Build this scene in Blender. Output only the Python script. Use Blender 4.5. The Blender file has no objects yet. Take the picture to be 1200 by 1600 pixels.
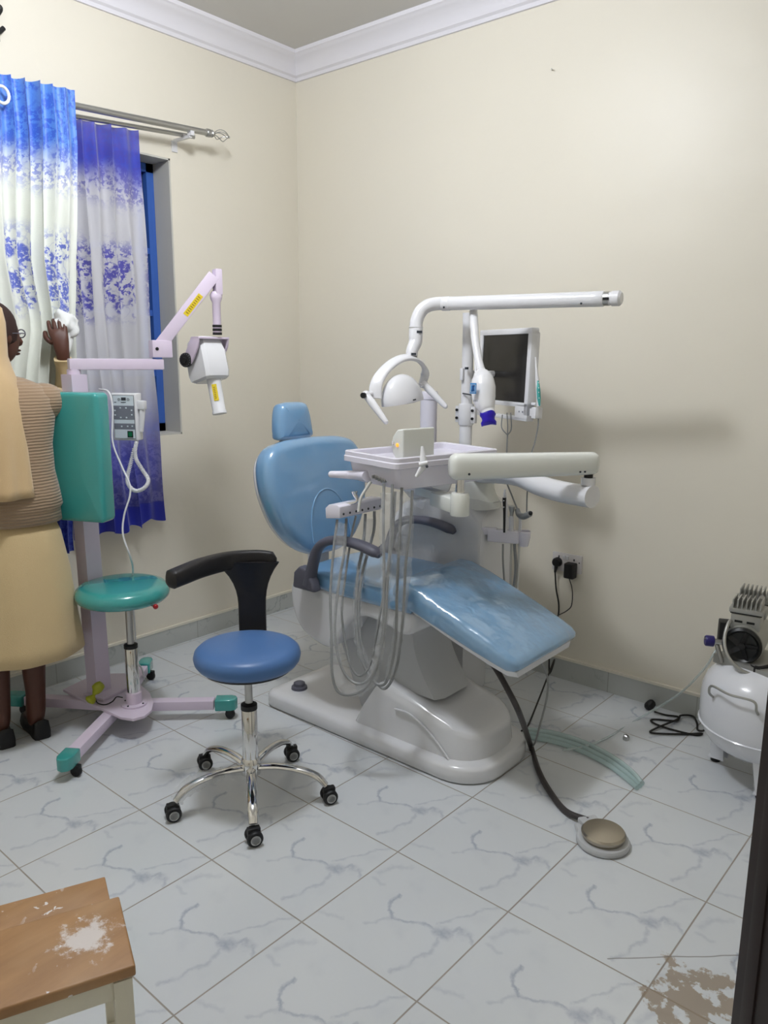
import bpy, bmesh, math, random
from mathutils import Vector, Matrix, noise
random.seed(7)
PI = math.pi
scene = bpy.context.scene
C = scene.collection
V = Vector

# ------------------------------------------------------------------ camera, world, light
cam_d = bpy.data.cameras.new('camera'); cam = bpy.data.objects.new('camera', cam_d); C.objects.link(cam)
cam_d.sensor_fit = 'VERTICAL'; cam_d.sensor_height = 24.0; cam_d.lens = 24.0*1207.428/1600
cam_d.clip_start = 0.05
_F = V((-0.62968604, 0.75169374, -0.19609184)); _R = V((0.76577293, 0.64308174, 0.00613996)); _U = V((-0.13071845, 0.14629558, 0.98056631))
m4 = Matrix((_R, _U, -_F)).transposed().to_4x4(); m4.translation = V((3.35765, -3.22996, 1.50728))
cam.matrix_world = m4
scene.camera = cam
scene.view_settings.view_transform = 'Standard'; scene.view_settings.look = 'None'
scene.view_settings.exposure = 0.0; scene.view_settings.gamma = 1.0; scene.view_settings.use_curve_mapping = False
w = bpy.data.worlds.new('night'); scene.world = w; w.use_nodes = True
w.node_tree.nodes['Background'].inputs[0].default_value = (0.02, 0.025, 0.04, 1); w.node_tree.nodes['Background'].inputs[1].default_value = 0.3
LAMP_XYZ = (1.50, -1.80, 3.00); LAMP_POWER = 78.0; LAMP_COL = (0.94, 0.98, 1.05)

# ------------------------------------------------------------------ materials
def lin(c):
    return tuple(((x/12.92) if x <= 0.04045 else ((x+0.055)/1.055)**2.4) for x in [t/255.0 for t in c])
def nd(nt, t, **k):
    n = nt.nodes.new(t)
    for a, b in k.items(): setattr(n, a, b)
    return n
def mat(name, rgb, rough=0.5, metal=0.0, coat=0.0, alpha=1.0, trans=0.0, ior=1.45, sheen=0.0, bump=0.0, bscale=40.0, var=0.0, vscale=6.0, emis=None, es=0.0, sub=0.0, crough=0.05, bdist=0.01):
    m = bpy.data.materials.new(name); m.use_nodes = True; nt = m.node_tree; b = nt.nodes['Principled BSDF']
    col = (*lin(rgb), 1)
    b.inputs['Base Color'].default_value = col; b.inputs['Roughness'].default_value = rough; b.inputs['Metallic'].default_value = metal
    b.inputs['Coat Weight'].default_value = coat; b.inputs['Coat Roughness'].default_value = crough
    b.inputs['Alpha'].default_value = alpha; b.inputs['Transmission Weight'].default_value = trans; b.inputs['IOR'].default_value = ior
    b.inputs['Sheen Weight'].default_value = sheen
    if sub: b.inputs['Subsurface Weight'].default_value = sub
    if emis: b.inputs['Emission Color'].default_value = (*lin(emis), 1); b.inputs['Emission Strength'].default_value = es
    tc = nd(nt, 'ShaderNodeTexCoord')
    if var:
        n = nd(nt, 'ShaderNodeTexNoise'); n.inputs['Scale'].default_value = vscale; n.inputs['Detail'].default_value = 4
        nt.links.new(tc.outputs['Object'], n.inputs['Vector'])
        mx = nd(nt, 'ShaderNodeMixRGB'); mx.inputs[1].default_value = tuple(c*(1-var) for c in col[:3])+(1,); mx.inputs[2].default_value = tuple(min(1, c*(1+var)) for c in col[:3])+(1,)
        nt.links.new(n.outputs['Fac'], mx.inputs[0]); nt.links.new(mx.outputs[0], b.inputs['Base Color'])
    if bump:
        n = nd(nt, 'ShaderNodeTexNoise'); n.inputs['Scale'].default_value = bscale; n.inputs['Detail'].default_value = 3
        nt.links.new(tc.outputs['Object'], n.inputs['Vector'])
        bp = nd(nt, 'ShaderNodeBump'); bp.inputs['Strength'].default_value = bump; bp.inputs['Distance'].default_value = bdist
        nt.links.new(n.outputs['Fac'], bp.inputs['Height']); nt.links.new(bp.outputs[0], b.inputs['Normal'])
        if coat: nt.links.new(bp.outputs[0], b.inputs['Coat Normal'])
    return m
M = {}
M['wall'] = mat('cream_paint', (230, 224, 209), 0.42, bump=0.25, bscale=5, var=0.03, vscale=1.2, bdist=0.02)
M['reveal'] = mat('grey_render', (198, 196, 188), 0.8, var=0.04)
M['ceil'] = mat('ceiling_paint', (214, 212, 208), 0.8, var=0.02)
M['cornice'] = mat('cornice_white', (232, 230, 236), 0.6)
M['white'] = mat('white_plastic', (226, 226, 229), 0.22, coat=0.3)
M['warm_white'] = mat('ivory_plastic', (226, 228, 222), 0.25, coat=0.2)
M['lavwhite'] = mat('pale_tray_plastic', (228, 225, 236), 0.2, coat=0.3)
M['base_white'] = mat('glossy_base_white', (220, 221, 224), 0.18, coat=0.5)
M['grey_cover'] = mat('grey_white_cover', (190, 192, 194), 0.4)
M['dkgrey'] = mat('dark_grey_plastic', (88, 88, 100), 0.45)
M['black'] = mat('black_rubber', (22, 22, 24), 0.5)
M['blackpu'] = mat('black_soft_plastic', (26, 24, 26), 0.42, bump=0.1, bscale=300)
M['screen'] = mat('dark_screen', (38, 36, 35), 0.18)
M['chrome'] = mat('chrome', (225, 225, 225), 0.06, metal=1.0)
M['steel'] = mat('brushed_steel', (180, 172, 158), 0.28, metal=1.0)
M['dullsteel'] = mat('dull_steel', (185, 185, 183), 0.38, metal=1.0)
M['alu'] = mat('cast_aluminium', (172, 172, 168), 0.42, metal=0.7)
M['lilac'] = mat('lilac_enamel', (218, 204, 222), 0.32, coat=0.2)
M['teal'] = mat('teal_glossy', (58, 154, 150), 0.22, coat=0.8)
M['vinyl'] = mat('pale_blue_vinyl_under_film', (114, 158, 196), 0.32, coat=1.0, bump=0.10, bscale=7, var=0.07, vscale=3, crough=0.04, bdist=0.03)
M['vinyl_leg'] = mat('pale_blue_vinyl_under_loose_film', (116, 158, 194), 0.30, coat=1.0, bump=0.5, bscale=9, var=0.10, vscale=5, crough=0.05, bdist=0.025)
M['vinyl'].node_tree.nodes['Principled BSDF'].inputs['Coat IOR'].default_value = 1.7
M['vinyl_leg'].node_tree.nodes['Principled BSDF'].inputs['Coat IOR'].default_value = 2.0
M['blue_seat'] = mat('mid_blue_vinyl', (72, 110, 162), 0.38, sheen=0.05)
M['yellow'] = mat('yellow_label', (222, 196, 40), 0.5, var=0.1, vscale=80)
M['olive'] = mat('label_print', (150, 120, 20), 0.5)
M['red'] = mat('red_knob', (160, 22, 30), 0.3)
M['green'] = mat('green_button', (20, 110, 70), 0.3)
M['cgrey'] = mat('panel_grey', (122, 126, 136), 0.4)
M['cpale'] = mat('panel_pale', (212, 222, 228), 0.4)
M['ink'] = mat('dark_print', (50, 55, 62), 0.6)
M['violet'] = mat('violet_glossy', (38, 14, 165), 0.3)
M['badge'] = mat('badge_blue', (60, 130, 190), 0.4)
M['badge_dark'] = mat('badge_dark_blue', (20, 60, 120), 0.4)
M['hose'] = mat('grey_hose', (140, 142, 142), 0.4)
M['hose_white'] = mat('pale_hose', (206, 206, 200), 0.4)
M['cable_dark'] = mat('dark_cable', (58, 54, 54), 0.5)
M['cable_black'] = mat('black_cable', (24, 22, 20), 0.5)
M['film'] = mat('clear_film', (236, 238, 240), 0.16, alpha=0.2, bump=1.0, bscale=55, bdist=0.03)
M['film2'] = mat('clear_hose', (196, 222, 220), 0.12, alpha=0.45)
M['film3'] = mat('thin_clear_tube', (215, 228, 228), 0.1, alpha=0.45)
M['frameblue'] = mat('blue_window_paint', (62, 104, 186), 0.45)
M['tank'] = mat('white_enamel', (226, 228, 234), 0.2, coat=0.5)
M['blackgloss'] = mat('fan_black', (16, 18, 18), 0.35)
M['navyknob'] = mat('regulator_violet', (34, 26, 96), 0.35)
M['doorwood'] = mat('dark_door_varnish', (30, 15, 9), 0.5, coat=0.05, var=0.4, vscale=12)
M['skin'] = mat('dark_skin', (84, 50, 38), 0.5, sub=0.05)
M['veil'] = mat('beige_veil_cloth', (208, 178, 134), 0.85, sheen=0.3, bump=0.3, bscale=500)
M['cardigan'] = mat('taupe_knit', (158, 134, 108), 0.95, sheen=0.4)
M['skirt'] = mat('tan_skirt_cloth', (206, 182, 138), 0.85, sheen=0.2, bump=0.3, bscale=400)
M['sleeve'] = mat('light_tan_sleeve', (205, 184, 142), 0.85)
M['whitecloth'] = mat('white_cloth', (232, 234, 232), 0.9)
M['hair'] = mat('dark_brown_hair', (50, 30, 26), 0.8)
M['amber'] = mat('amber_lamp', (240, 160, 60), 0.4, emis=(255, 150, 50), es=1.2)
M['glass'] = mat('window_glass', (30, 36, 44), 0.05, alpha=0.5)
M['lamp_glow'] = mat('lamp_glow', (255, 255, 255), 0.5, emis=(255, 250, 244), es=12)
M['socketw'] = mat('socket_plastic', (214, 210, 208), 0.35)
M['yellowfilm'] = mat('yellow_bag', (168, 172, 40), 0.3, alpha=0.85)
M['camteal'] = mat('handle_teal', (70, 165, 160), 0.35)
M['creampaint'] = mat('chipped_cream_paint', (224, 219, 200), 0.6, var=0.12, vscale=14)
M['cotta'] = mat('wood_raw', (120, 84, 52), 0.6)
def knit():
    m = M['cardigan']; nt = m.node_tree; b = nt.nodes['Principled BSDF']
    tc = nd(nt, 'ShaderNodeTexCoord'); wv = nd(nt, 'ShaderNodeTexWave'); wv.wave_type = 'BANDS'; wv.bands_direction = 'Z'
    wv.inputs['Scale'].default_value = 28; wv.inputs['Distortion'].default_value = 1.0
    nt.links.new(tc.outputs['Object'], wv.inputs['Vector'])
    bp = nd(nt, 'ShaderNodeBump'); bp.inputs['Strength'].default_value = 0.5; bp.inputs['Distance'].default_value = 0.004
    nt.links.new(wv.outputs['Fac'], bp.inputs['Height']); nt.links.new(bp.outputs[0], b.inputs['Normal'])
knit()

class NT:
    """tiny expression helper for math nodes"""
    def __init__(s, nt): s.nt = nt
    def m(s, op, a, b=None, c=None, clamp=False):
        n = nd(s.nt, 'ShaderNodeMath', operation=op); n.use_clamp = clamp
        for i, x in enumerate((a, b, c)):
            if x is None: continue
            if isinstance(x, (int, float)): n.inputs[i].default_value = x
            else: s.nt.links.new(x, n.inputs[i])
        return n.outputs[0]
    def vm(s, op, a, b=None, scale=None):
        n = nd(s.nt, 'ShaderNodeVectorMath', operation=op)
        for i, x in enumerate((a, b)):
            if x is None: continue
            if isinstance(x, tuple): n.inputs[i].default_value = x
            else: s.nt.links.new(x, n.inputs[i])
        if scale is not None:
            if isinstance(scale, (int, float)): n.inputs['Scale'].default_value = scale
            else: s.nt.links.new(scale, n.inputs['Scale'])
        return n.outputs['Value'] if op in ('DOT_PRODUCT', 'LENGTH', 'DISTANCE') else n.outputs['Vector']
    def sep(s, v):
        n = nd(s.nt, 'ShaderNodeSeparateXYZ'); s.nt.links.new(v, n.inputs[0]); return n.outputs
    def comb(s, x, y, z=0.0):
        n = nd(s.nt, 'ShaderNodeCombineXYZ')
        for i, q in enumerate((x, y, z)):
            if isinstance(q, (int, float)): n.inputs[i].default_value = q
            else: s.nt.links.new(q, n.inputs[i])
        return n.outputs[0]
    def noise(s, v, scale, detail=2.0, rough=0.5, color=False):
        n = nd(s.nt, 'ShaderNodeTexNoise'); n.inputs['Scale'].default_value = scale; n.inputs['Detail'].default_value = detail; n.inputs['Roughness'].default_value = rough
        s.nt.links.new(v, n.inputs['Vector']); return n.outputs['Color'] if color else n.outputs['Fac']
    def ramp(s, v, a, b, x=0.0, y=1.0, smooth=True):
        n = nd(s.nt, 'ShaderNodeMapRange'); n.interpolation_type = 'SMOOTHSTEP' if smooth else 'LINEAR'
        s.nt.links.new(v, n.inputs[0]); n.inputs[1].default_value = a; n.inputs[2].default_value = b; n.inputs[3].default_value = x; n.inputs[4].default_value = y
        return n.outputs[0]
    def mix(s, f, a, b):
        n = nd(s.nt, 'ShaderNodeMixRGB')
        for i, q in enumerate((f, a, b)):
            if isinstance(q, (int, float)): n.inputs[i].default_value = q
            elif isinstance(q, tuple): n.inputs[i].default_value = (*q, 1) if len(q) == 3 else q
            else: s.nt.links.new(q, n.inputs[i])
        return n.outputs[0]

def floor_material():
    m = bpy.data.materials.new('marble_look_tiles'); m.use_nodes = True; nt = m.node_tree; b = nt.nodes['Principled BSDF']; E = NT(nt)
    tc = nd(nt, 'ShaderNodeTexCoord'); P = tc.outputs['Object']
    ga = -0.01734; T = 0.4; ra = 1.01525
    d = E.vm('SUBTRACT', P, (2.00859, -1.95690, 0))
    U = E.m('DIVIDE', E.vm('DOT_PRODUCT', d, (math.cos(ga), math.sin(ga), 0)), T)
    W = E.m('DIVIDE', E.vm('DOT_PRODUCT', d, (-math.sin(ga), math.cos(ga), 0)), T*ra)
    u = E.m('FRACT', U); v = E.m('FRACT', W)
    cell = E.comb(E.m('FLOOR', U), E.m('FLOOR', W))
    uv = E.comb(u, v)
    nz = E.vm('SUBTRACT', E.noise(uv, 9.0, 4, 0.6, color=True), (0.5, 0.5, 0.5))
    q = E.vm('ADD', uv, E.vm('SCALE', nz, scale=0.11))
    q = E.vm('MULTIPLY', q, (1, 1, 0))
    segs = []
    def pl(pts, wd, st):
        for a, c in zip(pts[:-1], pts[1:]): segs.append((a, c, wd, st))
    pl([(.322, .641), (.316, .562), (.365, .496), (.436, .433)], .022, .75)
    pl([(.436, .433), (.528, .459), (.649, .54), (.774, .535)], .022, .6)
    pl([(.774, .535), (.84, .642), (.943, .619), (.983, .598)], .026, .55)
    pl([(.774, .535), (.806, .452), (.81, .334), (.771, .168), (.73, .06)], .028, .38)
    pl([(.436, .433), (.387, .346), (.327, .254)], .025, .3)
    pl([(.701, .603), (.771, .705), (.822, .792), (.86, .911), (.93, .985)], .024, .38)
    pl([(.056, .715), (.096, .851), (.202, .942)], .035, .25)
    pl([(.067, .646), (.155, .635)], .03, .25)
    pl([(.01, .15), (.098, .179), (.187, .215)], .03, .25)
    pl([(.755, .535), (.80, .555)], .075, .75)
    pl([(.88, .635), (.92, .63)], .06, .3)
    tot = None
    for a, c, wd, st in segs:
        ba = (c[0]-a[0], c[1]-a[1], 0); L = ba[0]**2+ba[1]**2
        pa = E.vm('SUBTRACT', q, (a[0], a[1], 0))
        h = E.m('DIVIDE', E.vm('DOT_PRODUCT', pa, ba), L, clamp=True)
        bh = nd(nt, 'ShaderNodeVectorMath', operation='SCALE'); bh.inputs[0].default_value = ba; nt.links.new(h, bh.inputs['Scale'])
        dist = E.vm('DISTANCE', pa, bh.outputs[0])
        iv = E.ramp(dist, 0.0, wd, st, 0.0)
        tot = iv if tot is None else E.m('MAXIMUM', tot, iv)
    brk = E.ramp(E.noise(uv, 14, 3), 0.3, 0.6, 0.45, 1.0)
    tot = E.m('MULTIPLY', tot, brk)
    cloud = E.ramp(E.noise(uv, 4.0, 3), 0.5, 0.85, 0.0, 0.14)
    tot = E.m('ADD', tot, cloud, clamp=True)
    base = E.mix(E.noise(E.vm('ADD', P, (3, 1, 0)), 1.5, 2), lin((202, 206, 209)), lin((214, 218, 221)))
    col = E.mix(tot, base, lin((148, 156, 174)))
    # joints
    eu = E.m('MINIMUM', u, E.m('SUBTRACT', 1.0, u)); ev = E.m('MINIMUM', v, E.m('SUBTRACT', 1.0, v))
    g = E.ramp(E.m('MINIMUM', eu, ev), 0.0035, 0.0070, 1.0, 0.0)
    gc = E.mix(E.noise(P, 12, 2), lin((140, 134, 126)), lin((166, 158, 148)))
    col = E.mix(g, col, gc)
    # dirt patch near the door
    s = E.vm('MULTIPLY', E.vm('SUBTRACT', P, tuple(V((2.918,-1.543,0.000)))), (1.0, 0.85, 1))
    sd = E.vm('LENGTH', s)
    sn = E.noise(P, 15, 5, 0.62)
    mask = E.m('ADD', E.m('MULTIPLY', sd, -4.2), E.m('MULTIPLY', sn, 2.4))
    mk = E.ramp(mask, 0.78, 0.90)
    col = E.mix(E.m('MULTIPLY', mk, 0.85), col, lin((148, 132, 112)))
    # hairline crack
    ca = V((2.699,-1.538,0.000)); cb_ = V((2.960,-1.304,0.000)); ba = cb_-ca; LL = ba.length_squared
    pa = E.vm('SUBTRACT', E.vm('ADD', P, E.vm('SCALE', E.noise(P, 9, 2, color=True), scale=0.012)), tuple(ca+V((0.006, 0.006, 0.006))))
    hq = E.m('DIVIDE', E.vm('DOT_PRODUCT', pa, tuple(ba)), LL, clamp=True)
    bh = nd(nt, 'ShaderNodeVectorMath', operation='SCALE'); bh.inputs[0].default_value = tuple(ba); nt.links.new(hq, bh.inputs['Scale'])
    q2 = E.vm('MULTIPLY', E.vm('SUBTRACT', pa, bh.outputs[0]), (1, 1, 0))
    col = E.mix(E.ramp(E.vm('LENGTH', q2), 0.001, 0.003, 0.7, 0.0), col, lin((120, 116, 112)))
    # small specks
    vr = nd(nt, 'ShaderNodeTexVoronoi'); vr.inputs['Scale'].default_value = 5.5; nt.links.new(P, vr.inputs['Vector'])
    sp = E.ramp(vr.outputs['Distance'], 0.012, 0.022, 0.6, 0.0)
    col = E.mix(sp, col, lin((70, 66, 62)))
    nt.links.new(col, b.inputs['Base Color'])
    rg = E.m('ADD', E.m('MULTIPLY', E.noise(P, 3, 3), 0.12), 0.10)
    rg = E.m('ADD', rg, E.m('MULTIPLY', E.m('MAXIMUM', g, mk), 0.45))
    nt.links.new(rg, b.inputs['Roughness'])
    b.inputs['Specular IOR Level'].default_value = 0.45
    bp = nd(nt, 'ShaderNodeBump'); bp.inputs['Strength'].default_value = 0.5; bp.inputs['Distance'].default_value = 0.002; bp.invert = True
    nt.links.new(g, bp.inputs['Height']); nt.links.new(bp.outputs[0], b.inputs['Normal'])
    return m
M['floor'] = floor_material()

def skirting_material():
    m = bpy.data.materials.new('grey_marble_skirting'); m.use_nodes = True; nt = m.node_tree; b = nt.nodes['Principled BSDF']; E = NT(nt)
    P = nd(nt, 'ShaderNodeTexCoord').outputs['Object']
    x, y, zz = E.sep(P)
    n1 = E.noise(E.vm('ADD', P, E.vm('SCALE', E.noise(P, 6, 3, color=True), scale=0.35)), 5, 4)
    vein = E.ramp(E.m('ABSOLUTE', E.m('SUBTRACT', n1, 0.52)), 0.0, 0.03, 1.0, 0.0)
    patch = E.ramp(E.noise(P, 3.0, 2), 0.45, 0.62)
    col = E.mix(E.noise(P, 4, 2), lin((178, 182, 178)), lin((196, 198, 194)))
    col = E.mix(E.m('MULTIPLY', vein, E.m('MULTIPLY', patch, 0.5)), col, lin((120, 124, 124)))
    f = E.m('FRACT', E.m('DIVIDE', E.m('ADD', x, E.m('MULTIPLY', y, 1.0)), 0.4))
    j = E.ramp(E.m('MINIMUM', f, E.m('SUBTRACT', 1.0, f)), 0.003, 0.008, 1.0, 0.0)
    col = E.mix(E.m('MULTIPLY', j, 0.6), col, lin((140, 138, 130)))
    nt.links.new(col, b.inputs['Base Color']); b.inputs['Roughness'].default_value = 0.25
    return m
M['skirting'] = skirting_material()

def curtain_material(name, alpha_mid, sheer):
    m = bpy.data.materials.new(name); m.use_nodes = True; nt = m.node_tree; b = nt.nodes['Principled BSDF']; E = NT(nt)
    at = nd(nt, 'ShaderNodeAttribute'); at.attribute_name = 'cloth'; P = at.outputs['Vector']   # cloth-space coordinates: length along the cloth, height
    x, y, zz = E.sep(P)
    nn = E.m('MULTIPLY', E.m('SUBTRACT', E.noise(P, 4, 2), 0.5), 0.12)
    zn = E.m('ADD', y, nn)
    # rosettes: voronoi blooms with ring detail
    def bloom(scale, lo, hi, off):
        vr = nd(nt, 'ShaderNodeTexVoronoi'); vr.inputs['Scale'].default_value = scale; vr.inputs['Randomness'].default_value = 0.8
        q = E.vm('ADD', E.vm('ADD', P, off), E.vm('SCALE', E.noise(P, 30, 3, color=True), scale=0.03))
        nt.links.new(q, vr.inputs['Vector'])
        dd = vr.outputs['Distance']
        disk = E.ramp(dd, lo, hi, 1.0, 0.0)
        rings = E.ramp(E.noise(P, 75, 2, 0.6), 0.40, 0.50, 0.15, 1.0)
        return E.m('MULTIPLY', disk, rings)
    leaves = E.ramp(E.noise(P, 48, 3, 0.65), 0.50, 0.54)
    stems = E.ramp(E.m('ABSOLUTE', E.m('SUBTRACT', E.noise(P, 11, 2), 0.5)), 0.0, 0.022, 1.0, 0.0)
    fl = E.m('MAXIMUM', bloom(13, .34, .50, (0, 0, 0)), E.m('MULTIPLY', leaves, E.ramp(E.noise(P, 12, 2), 0.42, 0.50)))
    fl = E.m('MULTIPLY', E.m('MAXIMUM', fl, E.m('MULTIPLY', stems, 0.3)), 1.0)
    colmask = E.ramp(E.m('ABSOLUTE', E.m('SINE', E.m('MULTIPLY', x, 9.5))), 0.25, 0.6)
    band = E.m('MULTIPLY', E.ramp(zn, 1.62, 1.72), E.ramp(zn, 1.95, 2.05, 1.0, 0.0))
    spk = E.m('MULTIPLY', E.ramp(zn, 2.12, 2.24), 1.0)
    lowband = E.ramp(zn, 1.30, 1.16)
    motif = E.m('MULTIPLY', fl, E.m('MAXIMUM', E.m('MULTIPLY', band, colmask), E.m('MAXIMUM', E.m('MULTIPLY', spk, 0.75), 0.0)))
    low = E.ramp(zn, 1.42, 1.02, 0.0, 1.0)
    hem = E.ramp(y, 0.80, 0.79, 0.0, 1.0)
    top = E.ramp(zn, 2.20, 2.36)
    if not sheer:
        mid = lin((228, 231, 222)); blue = lin((84, 136, 212)); deep = lin((26, 66, 190)); bot = lin((16, 38, 150))
        col = E.mix(top, mid, blue)
        col = E.mix(low, col, bot)
        col = E.mix(E.m('MULTIPLY', motif, 0.85), col, deep)
        lowfl = E.m('MULTIPLY', fl, E.m('MULTIPLY', low, 0.35)); col = E.mix(lowfl, col, lin((90, 120, 220)))
    else:
        mid = lin((222, 221, 226)); blue = lin((60, 72, 186)); deep = lin((72, 68, 172)); bot = lin((58, 62, 165))
        col = E.mix(top, mid, blue); col = E.mix(low, col, bot)
        col = E.mix(E.m('MULTIPLY', motif, 0.95), col, deep)
        lowfl = E.m('MULTIPLY', fl, E.m('MULTIPLY', low, 0.35)); col = E.mix(lowfl, col, lin((130, 134, 214)))
        col = E.mix(hem, col, lin((20, 36, 170)))
        a = E.m('ADD', alpha_mid, E.m('MULTIPLY', E.m('MAXIMUM', E.m('MAXIMUM', top, low), motif), 0.12))
        a = E.m('MAXIMUM', a, E.m('MULTIPLY', hem, 0.97), clamp=True)
        nt.links.new(a, b.inputs['Alpha'])
    nt.links.new(col, b.inputs['Base Color'])
    b.inputs['Roughness'].default_value = 0.45 if not sheer else 0.8
    b.inputs['Sheen Weight'].default_value = 0.3
    bp = nd(nt, 'ShaderNodeBump'); bp.inputs['Strength'].default_value = 0.3; bp.inputs['Distance'].default_value = 0.003
    nt.links.new(E.noise(P, 300, 2), bp.inputs['Height']); nt.links.new(bp.outputs[0], b.inputs['Normal'])
    return m
M['curtain'] = curtain_material('blue_white_floral_curtain', 1.0, False)
M['sheer'] = curtain_material('violet_blue_floral_sheer', 0.74, True)

def wood_material(splash=True):
    m = bpy.data.materials.new('worn_wood_with_paint_splashes'); m.use_nodes = True; nt = m.node_tree; b = nt.nodes['Principled BSDF']; E = NT(nt)
    P = nd(nt, 'ShaderNodeTexCoord').outputs['Object']
    st = E.vm('MULTIPLY', P, (6.0, 1.2, 6.0))
    n = E.noise(st, 3.5, 5, 0.6)
    col = E.mix(n, lin((126, 86, 50)), lin((192, 150, 102)))
    col = E.mix(E.ramp(E.noise(P, 5, 3), 0.45, 0.7, 0.0, 0.5), col, lin((180, 150, 116)))
    s = E.vm('SUBTRACT', P, SPLASH)
    sd = E.vm('LENGTH', s)
    mk = E.ramp(E.m('ADD', E.m('MULTIPLY', sd, -8.5), E.m('MULTIPLY', E.noise(P, 34, 5, 0.72), 1.6)), 0.32, 0.60)
    dots = E.ramp(E.noise(P, 60, 2), 0.64 if not splash else 0.68, 0.68 if not splash else 0.72)
    mk = E.m('MAXIMUM', E.m('MULTIPLY', mk, 0.8 if splash else 0.0), E.m('MULTIPLY', dots, E.ramp(E.noise(P, 6, 1), 0.5, 0.6)))
    col = E.mix(mk, col, lin((226, 222, 220)))
    nt.links.new(col, b.inputs['Base Color']); b.inputs['Roughness'].default_value = 0.45
    return m

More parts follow.
